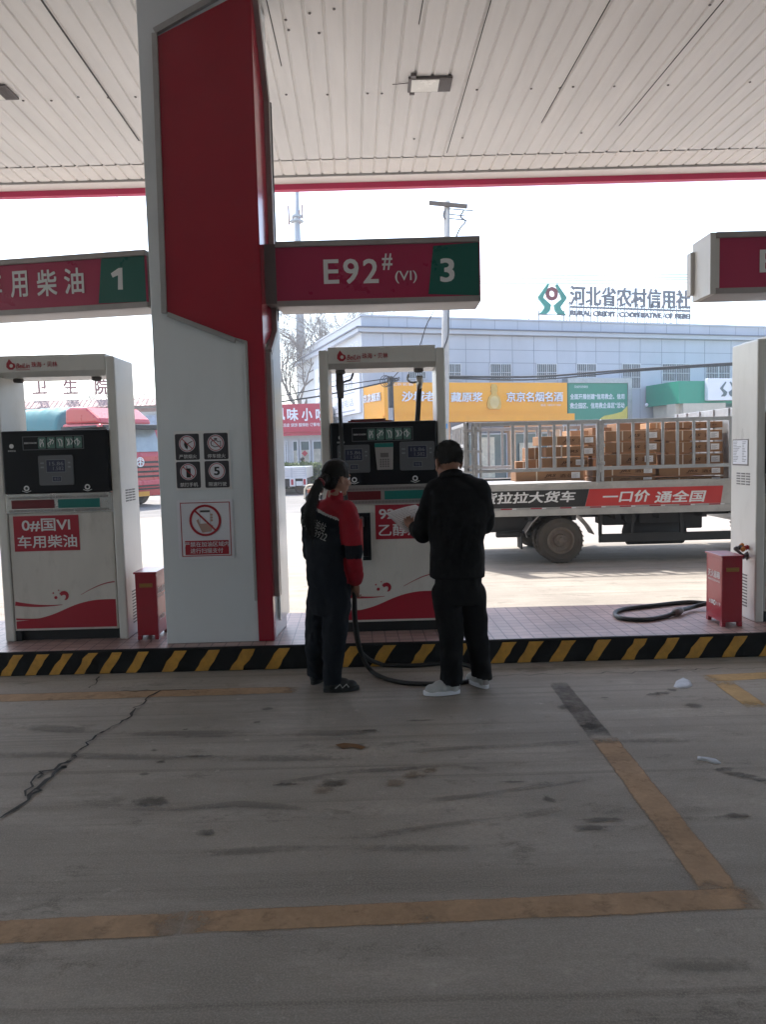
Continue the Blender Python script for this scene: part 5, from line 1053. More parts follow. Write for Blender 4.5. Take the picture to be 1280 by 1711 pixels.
# ------------------------------------------------------------------ snack shop, hedge, small truck, rider
sp = front(40.0); rs_ = sp.rect
sx0, sx1 = sp.hit(300, 700)[0], sp.hit(556, 700)[0]; zt0 = sp.hit(500, 677)[1]
sn = thing('snack_shop', 'low shop with glass front behind the hedge', 'shop', ((sx0 + sx1) / 2, 42, 0))
b = MB(); zq = sp.hit(500, 728)[1]; b.box(sx0, sx1, 40.05, 44, zq, zt0 - .1); b.box(sx0, sx1, 40.3, 44, 0, zq - .001); mk('wall', b, M['far_wall'], sn)
for xa, xb in ((474, 481), (487, 499), (500, 519), (521, 541)):
    a0, b0, a1, b1 = rs_(xa, 736, xb, 790); b = MB(); b.frame(sp, a0, .3, a1, b1, .06, -.28, -.15); wn = mk('window', b, M['win_frame'], sn); b = MB(); b.rc(sp, a0 + .04, .3, a1 - .04, b1 - .03, -.26, -.22); mk('pane', b, M['shop_glass'], wn)
b = MB(); a0, b0, a1, b1 = rs_(502, 752, 518, 775); b.rc(sp, a0, b0, a1, b1, -.21, -.19); a0, b0, a1, b1 = rs_(487, 753, 498, 775); b.rc(sp, a0, b0, a1, b1, -.21, -.19); a0, b0, a1, b1 = rs_(523, 750, 536, 775); b.rc(sp, a0, b0, a1, b1, -.21, -.19); mk('window_film', b, mat('film', (.42, .40, .33), .5, var=.3, scale=4), sn)
b = MB(); c = sp.hit(508.5, 757.5); q = .16; b.poly(sp, [(c[0] - q, c[1]), (c[0], c[1] - q), (c[0] + q, c[1]), (c[0], c[1] + q)], -.18, -.16); mk('door_diamond', b, M['red_clad'], sn)
ss = thing('shop_sign', 'red snack shop sign with big white characters left of the pump', 'shop sign', (sp.hit(500, 0)[0], 40, sp.hit(500, 722)[1]))
b = MB(); a0, b0, a1, b1 = rs_(400, 678, 545, 721); b.rc(sp, a0, b0, a1, b1, .0, .3); b.rc(sp, a0, sp.hit(500, 728)[1], a1, b0 - .005, .0, .2); mk('board', b, M['snack_red'], ss)
b = MB(); s3 = front(39.7); r3 = s3.rect; b.text(s3, '风', r3(459, 682, 476, 702), .01, .04); b.text(s3, '味', r3(479, 682, 498.5, 703), .01, .04); b.text(s3, '小', r3(503.5, 682, 522, 703), .01, .04); b.text(s3, '吃', r3(527, 682, 546, 703), .01, .04)
b.text(s3, '麻辣烫 凉皮 烧饼 酸辣粉 订餐电话', r3(454, 708, 540, 712), .01, .01); mk('lettering', b, M['sign_white'], ss)
def leaves(b, n, f, size, rnd, mats=2):
    for i in range(n):
        c = f(rnd); s = size * rnd.uniform(.6, 1.3); u = Vector((rnd.gauss(0, 1), rnd.gauss(0, 1), rnd.gauss(0, 1))).normalized(); v_ = u.orthogonal().normalized()
        b.add([c - u * s, c + v_ * s * .5, c + u * s, c - v_ * s * .5], [(0, 1, 2, 3)], rnd.randrange(mats))
rnd = random.Random(5); b = MB(); q = at(470, 800, 34.3); x0, x1 = at(380, 800, 34.3).x, at(572, 800, 34.3).x
def hp(r):
    x = r.uniform(x0, x1); hgt = 1.16 + .10 * noise.noise(Vector((x * 1.5, 0, 0))); t = r.random()
    return Vector((x, 34.3 + r.uniform(0, .9), hgt + r.gauss(0, .05))) if t < .4 else Vector((x, 34.3 + abs(r.gauss(0, .12)), r.uniform(.05, hgt)))
leaves(b, 5200, hp, .075, rnd); nf = len(b.f)
hd = thing('hedge', 'clipped green hedge in front of the snack shop windows', 'hedge', ((x0 + x1) / 2, 34.7, 0))
for i in range(nf):
    z = sum(b.v[j][2] for j in b.f[i]) / 4; b.m[i] = 0 if (z > .95 and rnd.random() < .85) or rnd.random() < .2 else 1
mk('foliage', b, [M['leaf'], M['leaf_dark']], hd)
b = MB()
for k in range(40): x = x0 + (x1 - x0) * k / 40; b.tube([(x, 34.7, 0), (x + rnd.uniform(-.1, .1), 34.7, 1.0)], .02, 5)
mk('stems', b, M['bark'], hd)
# small white pickup seen from behind
pk = front(31.0); rk = pk.rect
pkx0, pkx1 = pk.hit(432, 800)[0], pk.hit(512, 800)[0]
pt_ = thing('small_pickup', 'small white pickup with a drop-side bed parked by the hedge', 'pickup', ((pkx0 + pkx1) / 2, 32, 0))
zt0, zb0 = pk.hit(490, 781)[1], pk.hit(490, 799)[1]
b = MB(); b.box(pkx0, pkx1, 31.0, 34.0, zb0 - .02, zb0 + .06)
for y in (31.0, 33.96): b.box(pkx0, pkx1, y, y + .04, zb0 + .061, zt0)
for x in (pkx0, pkx1 - .04): b.box(x, x + .04, 31.041, 33.959, zb0 + .061, zt0)
bd = mk('bed', b, M['truck_white'], pt_, bevel=.01)
b = MB()
for k in range(5): z = zb0 + .08 + k * (zt0 - zb0 - .1) / 4; b.rc(pk, pkx0, z, pkx1, z + .02, .001, .02)
for xx in (453, 486, 510): a = pk.hit(xx, 790)[0]; b.rc(pk, a, zb0, a + .05, zt0, .001, .03)
mk('ribs', b, M['far_wall'], bd)
a0, b0, a1, b1 = rk(484, 798.5, 513, 812)
b = MB(); b.box(a0, a0 + .22, 30.9, 31.0, b0, b1); b.box(a1 - .16, a1, 30.9, 31.0, b0, b1); b.box(a0 + .25, a1 - .18, 30.93, 31.0, b0 + .02, b0 + .2); mk('bumper', b, M['truck_white'], pt_, bevel=.01)
for x in (a0 + .06, a1 - .13): b = MB(); b.box(x, x + .09, 30.88, 30.899, b0 + .06, b1 - .06); mk('tail_light', b, M['decal_red'], pt_)
b = MB(); b.box(pkx0 + .1, pkx1 - .1, 31.1, 33.9, .35, zb0 - .03); mk('underbody', b, M['chassis'], pt_)
for x in (pkx0 + .3, pkx1 - .3): wheel(x, 31.7, .27, pt_, w_=.16); wheel(x, 34.7, .27, pt_, w_=.16)
b = MB(); CPk = PL((pkx0 + .05, 34.1, 0), (0, 1, 0), (0, 0, 1)); b.poly(CPk, [(0, .4), (0, 1.75), (.2, 1.82), (.9, 1.8), (1.4, 1.2), (1.7, 1.1), (1.75, .4)], -(pkx1 - pkx0 - .1), 0); mk('cab', b, M['truck_white'], pt_, bevel=.05)
# cream tube cart rail near the attendant's shoulder
ct = front(26.0); tc_ = thing('hand_cart', 'cream tube-framed hand cart parked at the roadside', 'cart', (ct.hit(525, 830)[0], 26, 0))
q = lambda x, y, d=0: at(x, y, 26 + d)
b = MB()
for d in (0, .7): g0, g1 = q(509, 840, d), q(545, 840, d); b.tube(spline([(g0.x, g0.y, .12), q(509, 818, d), q(515, 811, d), q(528, 810.5, d), q(545, 811, d), (g1.x + .3, g1.y, .12)]), .03, 8)
b.tube([q(515, 811), q(515, 811, .7)], .025, 8); b.tube([q(512, 817), q(524, 813), q(540, 813)], .03, 8); mk('frame', b, M['cream'], tc_, smooth=True)
b = MB(); b.box(q(513, 820).x, q(545, 820).x, 26.02, 26.68, q(520, 824).z, q(520, 818).z); mk('box', b, mat('cart_box', (.42, .12, .06), .6), tc_, bevel=.01)
for x in (515, 540): wheel(q(x, 800).x, 26.1, .14, tc_, w_=.06)

# ------------------------------------------------------------------ health centre, red lorry, far trees at left
hc = front(52.0); rh = hc.rect
hx0, hx1 = hc.hit(-160, 690)[0], hc.hit(300, 690)[0]
hb = thing('clinic_building', 'low pale building with a reddish eave behind the red lorry', 'building', ((hx0 + hx1) / 2, 55, 0))
z1, z0 = hc.hit(230, 665)[1], hc.hit(230, 679)[1]
b = MB(); b.box(hx0, hx1, 52.3, 58, 0, z0 - .001); mk('wall', b, M['far_wall'], hb)
b = MB(); v = [(hx0 - .3, 51.4, z0), (hx1 + .3, 51.4, z0), (hx1 + .3, 52.3, z1), (hx0 - .3, 52.3, z1), (hx0 - .3, 58, z1), (hx1 + .3, 58, z1), (hx0 - .3, 58, z0), (hx1 + .3, 58, z0)]; b.add(v, [(0, 1, 2, 3), (3, 2, 5, 4), (4, 5, 7, 6), (6, 7, 1, 0), (0, 3, 4, 6), (1, 7, 5, 2)])
ta = MB(); eo = mk('roof', b, M['eave'], hb)
b = MB(); q = hx0
while q < hx1: b.bar((q, 51.38, z0 + .005), (q, 52.28, z1 + .005), .07, .03); q += .32
mk('tile_ridge', b, M['eave'], eo)
b = MB(); b.rc(hc, hx0, z0 - .35, hx1, z0 - .12, -.29, -.2); mk('wall_band', b, M['eave'], hb)
for k in range(9):
    xx = hx1 - 1.2 - k * 1.95; b = MB(); b.frame(hc, xx - 1.4, .9, xx, 2.6, .07, -.31, -.22); wn = mk('window', b, M['win_frame'], hb); b = MB(); b.rc(hc, xx - 1.35, .95, xx - .05, 2.55, -.3, -.27); mk('pane', b, M['shop_glass'], wn)
b = MB(); a0, b0, a1, b1 = rh(243, 694, 268, 712); b.rc(hc, a0, b0, a1, b1, -.2, -.05); mk('notice_board', b, mat('notice', (.30, .36, .48), .6, var=.4, scale=3), hb)
rsn = thing('rooftop_sign', 'red clinic characters standing on the eave at far left', 'rooftop sign', (hc.hit(110, 660)[0], 52.6, z1))
h2_ = front(52.6); b = MB(); b.text(h2_, '卫', h2_.rect(53, 634, 79, 658), .05, .02, ext=.04); b.text(h2_, '生', h2_.rect(105, 633, 130, 658), .05, .02, ext=.04); b.text(h2_, '院', h2_.rect(158, 633, 182, 659), .05, .02, ext=.04); b.text(h2_, '镇', h2_.rect(0, 634, 26, 659), .05, .02, ext=.04); mk('lettering', b, M['maroon'], rsn)
b = MB()
for px in (6, 20, 60, 73, 112, 124, 163, 176): q = h2_.hit(px, 650); b.bar((q[0], 52.62, z1 - .1), (q[0], 52.62, q[1] + .1), .035, .035)
mk('support', b, M['roof_letter'], rsn)

hdg = math.radians(-30); c0 = onz(186, 850, 0); c0 = Vector((c0.x * 25.0 / c0.y, 25.0, 0))
ML = Matrix.Translation(c0) @ Matrix.Rotation(hdg, 4, 'Z')         # local: x forward (front face x = 0), y to the far side, z up
rl2 = thing('red_lorry', 'big red lorry with a teal tarpaulin trailer behind the diesel pump', 'lorry', c0)
SP = PL(ML @ Vector((0, 0, 0)), ML.to_3x3() @ Vector((1, 0, 0))); NF = PL(ML @ Vector((.0, 0, 0)), ML.to_3x3() @ Vector((0, 1, 0)))
b = MB(ML); b.poly(PL((0, 0, 0)), [(-2.25, .75), (-2.25, 2.55), (-2.2, 2.85), (-.35, 2.8), (-.05, 1.85), (.02, 1.7), (.06, .9), (0, .55), (-.7, .55), (-.8, 1.0), (-1.7, 1.0), (-1.8, .75)], -2.45, 0); cb = mk('cab', b, M['truck_red'], rl2, bevel=.06)
b = MB(ML); b.poly(PL((0, .1, 0)), [(-2.2, 2.85), (-2.15, 3.35), (-1.9, 3.42), (-1.1, 3.38), (-.55, 3.0), (-.45, 2.83)], -2.25, 0); mk('roof_deflector', b, M['truck_red'], cb, bevel=.08)
b = MB(ML); b.box(-2.26, -.5, -.012, .0, 2.62, 2.76); mk('roof_band', b, M['chassis'], cb)
b = MB(ML); b.poly(PL((0, -.004, 0)), [(-1.55, 1.75), (-1.55, 2.5), (-.55, 2.5), (-.25, 1.75)], -.003, .008); mk('side_window', b, M['shop_glass'], cb)
wsd = PL(ML @ Vector((-.035, .12, 1.86)), ML.to_3x3() @ Vector((0, 1, 0)), ML.to_3x3() @ Vector((-.30, 0, .90)))
b = MB(); b.poly(wsd, [(0, 0), (2.2, 0), (2.15, .85), (.05, .85)], -.02, .02); mk('windscreen', b, mat('lorry_glass', (.30, .36, .38), .08, coat=.5, var=.2, scale=2), cb)
b = MB(ML); b.box(-.42, .16, .1, 2.35, 2.62, 2.78); mk('sun_visor', b, M['chassis'], cb, bevel=.03)
b = MB(ML); b.box(-.1, .12, -.28, -.12, 1.75, 2.5); b.bar((0, -.2, 2.5), (-.3, .05, 2.55), .04, .04); b.bar((0, -.2, 1.75), (-.2, .02, 1.75), .04, .04); b.box(-.1, .12, 2.57, 2.73, 1.75, 2.5); mk('mirror', b, M['chassis'], cb, bevel=.02)
b = MB(ML)
for k, z in enumerate((1.52, 1.36, 1.20, 1.04)): b.box(.045, .085, .3, 2.15, z - .045, z + .02)
mk('grille', b, M['chassis'], cb)
b = MB(ML); b.poly(PL((0, 0, 0)), [(-.05, .35), (-.05, .9), (.10, .9), (.14, .75), (.1, .35)], -2.48, .03); mk('bumper', b, M['truck_red'], cb, bevel=.03)
b = MB(ML); [b.box(.145, .16, .35, 2.1, z, z + .05) for z in (.68, .58)]; mk('lower_grille', b, M['chassis'], cb)
for y in (.05, 2.05): b = MB(ML); b.box(.13, .17, y, y + .34, .55, .85); mk('headlight', b, M['sign_white'], cb, bevel=.02)
EP = PL(ML @ Vector((.09, 1.22, 1.52)), ML.to_3x3() @ Vector((0, 1, 0)))
b = MB(); b.ring(EP, (0, 0), .13, .165, 0, .02); b.rc(EP, -.02, -.13, .02, .13, .0, .018); b.stroke(EP, [(-.13, .04), (0, .10), (.13, .04)], .03, 0, .016); b.stroke(EP, [(-.12, -.05), (0, .02), (.12, -.05)], .03, 0, .016); mk('emblem', b, M['letter_white'], cb)
b = MB(ML); b.box(.145, .165, .95, 1.5, .36, .52); pl_ = mk('number_plate', b, M['yellow_plate'], cb)
for x in (-1.25, -4.5, -5.7, -8.2):
    for y in (.18, 2.27):
        b = MB(ML @ Matrix.Translation((x, y, .5)) @ Matrix.Rotation(R(90), 4, 'X')); tread(b, .5, .3); wh = mk('wheel', b, M['tyre'], rl2)
        b = MB(ML @ Matrix.Translation((x, y, .5)) @ Matrix.Rotation(R(90), 4, 'X')); b.lathe([(.3, .14), (.27, .12), (.24, .06), (.1, .06), (.09, .15), (0, .15)], n=24); b.lathe([(.3, -.14), (.27, -.12), (.24, -.06), (.1, -.06), (.09, -.15), (0, -.15)], n=24); mk('rim', b, M['rim'], wh)
b = MB(ML); b.box(-10.5, -.4, .6, .75, .6, .85); b.box(-10.5, -.4, 1.7, 1.85, .6, .85); mk('chassis_rail', b, M['chassis'], rl2)
b = MB(ML); b.box(-10.6, -2.75, .0, 2.45, .95, 1.6); mk('trailer_box', b, M['deck_grey'], rl2)
b = MB(ML); nn = 24
for i in range(nn):
    pass
vs = []; fs = []; NX, NC = 40, 14
for i in range(NX + 1):
    x = -10.65 + 8.15 * i / NX; sag = .05 * math.sin(i * 1.57) ** 2 - .12 * max(0, (i - NX + 3) / 3)
    for j in range(NC + 1):
        t = j / NC * math.pi; y = 1.225 - 1.27 * math.copysign(abs(math.cos(t)) ** .35, math.cos(t)); z = 1.35 + (2.12 + sag) * abs(math.sin(t)) ** .55 + .015 * noise.noise(Vector((x * 2, j, 1))); vs.append((x, y, z))
for i in range(NX):
    for j in range(NC): a = i * (NC + 1) + j; fs.append((a, a + NC + 1, a + NC + 2, a + 1))
fs += [tuple(range(NC + 1)), tuple(range(NX * (NC + 1) + NC, NX * (NC + 1) - 1, -1))]
b.add(vs, fs); mk('tarpaulin', b, M['tarp'], rl2, smooth=True)

# ------------------------------------------------------------------ bare trees
def bare_tree(label, x, y, h, seed, mt, grp, depth=5, spread=.5, lean=0, r0=None):
    rnd = random.Random(seed); t = thing('bare_tree', label, 'tree', (x, y, 0), grp)
    tr = MB(); cr = MB(); r0 = r0 or h * .018
    pts = [(x, y, 0), (x + lean * .3, y, h * .18), (x + lean, y, h * .36)]; tr.tube(pts, [r0, r0 * .8, r0 * .62], 8); mk('trunk', tr, M[mt], t, smooth=True)
    def grow(p, d, L, r, k):
        q = p; P = [p]; n = 4
        for i in range(n): d = (d + Vector((rnd.gauss(0, .16), rnd.gauss(0, .16), rnd.gauss(.04, .08)))).normalized(); q = q + d * L / n; P.append(q)
        cr.tube(P, [r * (1 - .55 * i / n) for i in range(n + 1)], 5 if k > 2 else 4, cap=False)
        if k <= 0: return
        for i in range(3 if k > 1 else 4):
            b0 = P[rnd.choice([2, 3, 4, 4])]; a = rnd.uniform(0, 6.28); o = d.orthogonal().normalized(); o2_ = d.cross(o)
            grow(b0, (d + (o * math.cos(a) + o2_ * math.sin(a)) * rnd.uniform(spread * .7, spread * 1.4)).normalized(), L * rnd.uniform(.6, .8), r * .58, k - 1)
    for i in range(4): a = i * 1.57 + rnd.random(); grow(Vector(pts[-1]), Vector((math.cos(a) * spread, math.sin(a) * spread, 1)).normalized(), h * .22, r0 * .5, depth)
    mk('crown', cr, M[mt], t); return t
tx = at(535, 600, 46).x
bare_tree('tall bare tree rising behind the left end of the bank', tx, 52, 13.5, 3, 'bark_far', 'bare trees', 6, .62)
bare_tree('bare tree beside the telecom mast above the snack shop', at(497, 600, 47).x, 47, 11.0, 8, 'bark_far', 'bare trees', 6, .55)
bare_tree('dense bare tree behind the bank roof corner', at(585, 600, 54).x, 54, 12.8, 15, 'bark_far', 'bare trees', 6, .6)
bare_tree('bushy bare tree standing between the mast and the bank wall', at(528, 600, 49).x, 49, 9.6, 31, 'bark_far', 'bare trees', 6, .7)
first = None
for k in range(11):
    x = at(-30 + k * 27, 650, 85).x + random.uniform(-.6, .6)
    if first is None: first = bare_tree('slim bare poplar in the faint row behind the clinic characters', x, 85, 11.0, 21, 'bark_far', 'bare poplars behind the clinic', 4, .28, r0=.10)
    else:
        c = first.copy(); COL.objects.link(c); c.location = (x, 85 + random.uniform(-3, 3), 0); s = random.uniform(.75, 1.08); c.scale = (s, s, s); c.rotation_euler = (0, 0, random.uniform(0, 6))
        for ch in first.children: d = ch.copy(); COL.objects.link(d); d.parent = c

# ------------------------------------------------------------------ people
def ball(b, c, r3, Mx=None, n=14):
    c = Vector(c); r3 = r3 if isinstance(r3, (tuple, list)) else (r3,) * 3; v = []; f = []
    for i in range(n + 1):
        t = math.pi * i / n
        for k in range(n * 2):
            a = math.pi * k / n; p = Vector((r3[0] * math.sin(t) * math.cos(a), r3[1] * math.sin(t) * math.sin(a), r3[2] * math.cos(t)))
            v.append(c + (Mx @ p if Mx else p))
    m = n * 2
    for i in range(n):
        for k in range(m): j = (k + 1) % m; f.append((i * m + k, (i + 1) * m + k, (i + 1) * m + j, i * m + j))
    b.add(v, f)
def limb(b, pts, rs, n=16):
    for i in range(len(pts) - 1):
        p, q = Vector(pts[i]), Vector(pts[i + 1]); b.tube([p, p.lerp(q, .5), q], [rs[i], (rs[i] + rs[i + 1]) / 2, rs[i + 1]], n)
    for p, r in zip(pts, rs): ball(b, p, r, n=10)
def loft(b, secs, n=28):                # sections: (centre, half width, half depth, yaw)
    v = []; f = []
    for c, rx, ry, yw in secs:
        c = Vector(c); u = Vector((math.cos(yw), -math.sin(yw), 0)); w_ = Vector((math.sin(yw), math.cos(yw), 0))
        for k in range(n):
            a = 2 * math.pi * k / n; ca, sa = math.cos(a), math.sin(a)
            v.append(c + u * rx * math.copysign(abs(ca) ** .85, ca) + w_ * ry * math.copysign(abs(sa) ** .85, sa))
    for i in range(len(secs) - 1):
        for k in range(n): j = (k + 1) % n; f.append((i * n + k, i * n + j, i * n + n + j, i * n + n + k))
    f.append(tuple(range(n - 1, -1, -1))); f.append(tuple(range((len(secs) - 1) * n, len(secs) * n))); b.add(v, f)
def weld(b, voxel, smooth=6, fac=.5):   # one continuous skin over everything in b
    me = bpy.data.meshes.new('w'); me.from_pydata(b.v, [], b.f); me.update()
    bm = bmesh.new(); bm.from_mesh(me); bmesh.ops.recalc_face_normals(bm, faces=bm.faces); bm.to_mesh(me); bm.free()
    o = bpy.data.objects.new('w', me); COL.objects.link(o)
    r = o.modifiers.new('r', 'REMESH'); r.mode = 'VOXEL'; r.voxel_size = voxel
    if smooth: s = o.modifiers.new('s', 'SMOOTH'); s.factor = fac; s.iterations = smooth
    bpy.context.view_layer.update()
    m2 = bpy.data.meshes.new_from_object(o.evaluated_get(bpy.context.evaluated_depsgraph_get()))
    V = np.zeros(len(m2.vertices) * 3); m2.vertices.foreach_get('co', V); N = np.zeros(len(m2.vertices) * 3); m2.vertices.foreach_get('normal', N)
    F = [tuple(p.vertices) for p in m2.polygons]
    bpy.data.objects.remove(o); bpy.data.meshes.remove(me); bpy.data.meshes.remove(m2)
    return V.reshape(-1, 3), N.reshape(-1, 3), F
def skin_obj(name, b, mats, parent, voxel=.007, smooth=6, disp=None, pick=None, keep=None):
    V, N, F = weld(b, voxel, smooth)
    if disp: V = np.array([Vector(p) + Vector(n) * disp(Vector(p)) for p, n in zip(V, N)])
    o_ = MB(); o_.v = [tuple(p) for p in V]
    for f in F:
        c = Vector(V[list(f)].mean(0))
        if keep and not keep(c): continue
        o_.f.append(f); o_.m.append(pick(c) if pick else 0)
    return mk(name, o_, mats, parent, smooth=True)
def strands(o, n, ln, wd, flow, seed, jit=.35):     # fine loose hairs growing out of a hair mesh, part of the same mesh
    rnd = random.Random(seed); me = o.data; o0 = Vector(o['o']); b = MB(); b.v = [tuple(v.co + o0) for v in me.vertices]; b.f = [tuple(p.vertices) for p in me.polygons]; b.m = [0] * len(b.f)
    P = list(me.polygons)
    for i in range(n):
        p = rnd.choice(P); c = p.center + o0; nn = p.normal; d = flow(c, nn) + Vector((rnd.gauss(0, jit), rnd.gauss(0, jit), rnd.gauss(0, jit))); d.normalize(); L = ln * rnd.uniform(.5, 1.3); s = d.cross(nn)
        s = s.normalized() if s.length > 1e-4 else d.orthogonal().normalized()
        b.add([c - s * wd - nn * .002, c + s * wd - nn * .002, c + d * L * .6 + s * wd * .6 + nn * .001, c + d * L, c + d * L * .6 - s * wd * .6 + nn * .001], [(0, 1, 2, 3, 4)])
    m2 = bpy.data.meshes.new('hair'); m2.from_pydata([tuple(Vector(v) - o0) for v in b.v], [], b.f); m2.materials.append(me.materials[0]); m2.polygons.foreach_set('use_smooth', [True] * len(m2.polygons)); m2.update(); o.data = m2
def hand(b, wr, d, n, thumb, curl, k=1.0, L=1.0):
    d = Vector(d).normalized(); n = Vector(n); n = (n - d * n.dot(d)).normalized(); s = d.cross(n); wr = Vector(wr)
    Mx = Matrix((s, n, d)).transposed(); ball(b, wr + d * .045 * k, (.040 * k, .015 * k, .052 * k), Mx, 10)
    limb(b, [wr - d * .03, wr + d * .03], [.026 * k, .022 * k], 12)
    for i, (o, ln) in enumerate(((-.030, .062), (-.010, .076), (.010, .080), (.029, .070))):
        p = wr + d * .088 * k + s * o * k * thumb; P = [wr + d * .05 * k + s * o * k * thumb, p]; ang = 0
        for q, cu in zip((.44, .32, .24), curl): ang += cu + .06 * (i - 1.5); p = p + (d * math.cos(ang) + n * math.sin(ang)) * ln * q * k; P.append(p)
        limb(b, P, [.0095 * k, .0095 * k, .0088 * k, .008 * k, .007 * k], 8)
    p = wr + d * .02 * k + s * .034 * k * thumb; dd = (d * .6 + s * .62 * thumb + n * .5).normalized(); p2 = p + dd * .04 * k; p3 = p2 + (d * .75 + s * .1 * thumb + n * .6).normalized() * .032 * k
    limb(b, [p, p2, p3], [.013 * k, .011 * k, .0085 * k], 8)
def head(b, C, f, up, s=1.0):
    C = Vector(C); f = Vector(f).normalized(); up = Vector(up); up = (up - f * up.dot(f)).normalized(); r = f.cross(up)
    Mx = Matrix((r, f, up)).transposed(); P = lambda x, y, z: C + (r * x + f * y + up * z) * s
    ball(b, P(0, -.012, .02), (.074 * s, .092 * s, .090 * s), Mx); ball(b, P(0, .025, -.05), (.058 * s, .066 * s, .070 * s), Mx); ball(b, P(0, .068, -.105), (.024 * s, .02 * s, .018 * s), Mx, 8)
    limb(b, [P(0, .082, .012), P(0, .103, -.032)], [.009 * s, .014 * s], 8); ball(b, P(.013, .092, -.036), .010 * s, n=8); ball(b, P(-.013, .092, -.036), .010 * s, n=8)
    for x in (-.03, .03): ball(b, P(x, .068, .022), (.024 * s, .014 * s, .009 * s), Mx, 8); ball(b, P(x * 1.4, .055, -.03), (.02 * s, .022 * s, .02 * s), Mx, 8)
    ball(b, P(0, .086, -.066), (.022 * s, .010 * s, .006 * s), Mx, 8); ball(b, P(0, .084, -.077), (.019 * s, .010 * s, .007 * s), Mx, 8)
    for x in (-1, 1):
        Me = Mx @ Matrix.Rotation(x * .35, 3, 'Z'); ball(b, P(x * .080, -.005, -.012), (.009 * s, .019 * s, .031 * s), Me, 10); ball(b, P(x * .077, .002, -.04), (.008 * s, .01 * s, .012 * s), Me, 8)
    return P, Mx
def eyes(P, Mx, s, parent):
    for x in (-.03, .03):
        b = MB(); ball(b, P(x, .070, .002), .0125 * s, n=10); e = mk('eye', b, M['sign_white'], parent, smooth=True); b = MB(); ball(b, P(x, .0775, .002), .0065 * s, n=8); mk('iris', b, M['hair'], e, smooth=True)
def shoe(parent, heel, toe, wd, up_mat, sole_mat, name='shoe', marks=None):
    heel, toe = Vector(heel), Vector(toe); d = (toe - heel); L = d.length; d.normalize(); s = Vector((-d.y, d.x, 0)); U = Vector((0, 0, 1)); z0 = min(heel.z, toe.z); Mx = Matrix((s, d, U)).transposed()
    b = MB(); q = lambda t, z, x=0: heel + d * L * t + s * x + U * z
    ball(b, q(.16, .055), (wd * .42, L * .18, .055), Mx, 10); ball(b, q(.48, .045), (wd * .46, L * .30, .046), Mx, 10); ball(b, q(.76, .036), (wd * .50, L * .22, .036), Mx, 10); limb(b, [q(.18, .05), q(.15, .10)], [wd * .40, wd * .42], 12); limb(b, [q(.3, .075), q(.6, .055)], [wd * .36, wd * .38], 12)
    V, N, F = weld(b, .006, 5); V[:, 2] = np.maximum(V[:, 2], z0 + .022)
    o_ = MB(); o_.v = [tuple(p) for p in V]; o_.f = F; o_.m = [0] * len(F); sh = mk(name, o_, M[up_mat], parent, smooth=True)
    pl = PL((heel.x, heel.y, z0), d, s); out = []
    for i in range(36):
        a = 2 * math.pi * i / 36; x = .5 * L + .53 * L * math.cos(a); y = wd * .52 * math.copysign(abs(math.sin(a)) ** .7, math.sin(a)) * (.86 + .16 * math.sin((x / L - .3) * 3.2)); out.append((x, y))
    b = MB(); b.poly(pl, out, .001, .030); mk('sole', b, M[sole_mat], sh, bevel=.006)
    b = MB()
    for t in (.38, .45, .52, .59): b.tube([q(t, .088 - (t - .38) * .13, -wd * .22), q(t + .015, .100 - (t - .38) * .13, 0), q(t, .088 - (t - .38) * .13, wd * .22)], .0035, 6)
    b2 = MB(); ball(b2, q(.06, .055), (wd * .30, L * .09, .040), Mx, 8); mk('heel_patch', b2, M['casing'] if up_mat == 'shoe_white' else M['shoe_black'], sh, smooth=True)
    mk('laces', b, M['sign_white'] if up_mat == 'shoe_white' else M['dark'], sh)
    return sh, q
def folds(sc, amp, st=(1, 1, 1), seed=0):
    return lambda p: amp * (noise.noise(Vector((p.x * sc * st[0] + seed, p.y * sc * st[1], p.z * sc * st[2]))) + .5 * noise.noise(Vector((p.x * sc * 2.3, p.y * sc * 2.3 + seed, p.z * sc * 2.3 * st[2]))))

# --- attendant with the ponytail
YW = 5.2
J = lambda x, y, d=0.0: at(x, y, YW + d)
fL, fR = onz(529, 1146), onz(560, 1156)
wm = thing('person', 'person in a navy and red uniform with a long ponytail, holding the fuel hose', 'person', ((fL.x + fR.x) / 2, YW, 0))
yw = R(24)                                # body turned to the right of straight away
NK = J(560, 832, .03); HC = J(564, 797, .05)
hf = Vector((math.sin(R(58)), math.cos(R(58)), -.20)).normalized()
elR, wrR = J(591, 918, -.10), J(594, 974, .02)
b = MB(); Ph, Mh = head(b, HC, hf, (0, 0, 1), .98)
limb(b, [J(558, 838, .02), J(561, 816, .05)], [.052, .050])
loft(b, [(J(551, 848, .02), .10, .06, yw), (J(549, 872, .02), .145, .09, yw), (J(548, 905, .02), .135, .09, yw), (J(547, 945, .02), .115, .085, yw), (J(550, 985, .02), .135, .095, yw), (J(550, 1003, .02), .13, .09, yw)])
shL, shR = J(519, 853, .09), J(580, 853, -.05)
limb(b, [shR, elR, wrR], [.045, .036, .026]); elL, wrL = J(518, 925, .22), J(545, 945, .42); limb(b, [shL, elL, wrL], [.045, .036, .026])
hand(b, wrR, (J(592, 1005, .04) - wrR), (0.35, .9, 0), -1, (.75, .95, .7), .92)
hand(b, wrL, (J(556, 940, .48) - wrL), (0, 0, -1), 1, (.3, .4, .3), .92)
aL, aR = Vector((fL.x - .005, fL.y + .06, .09)), Vector((fR.x - .02, fR.y + .02, .09))
for hip, kn, an in ((J(534, 1003, .06), J(528, 1078, .07), aL), (J(562, 1003, -.02), J(560, 1080, -.01), aR)): limb(b, [hip, kn, an], [.075, .05, .036])
wbody = skin_obj('body', b, M['skin'], wm, .0058, 4)
eyes(Ph, Mh, .98, wbody)
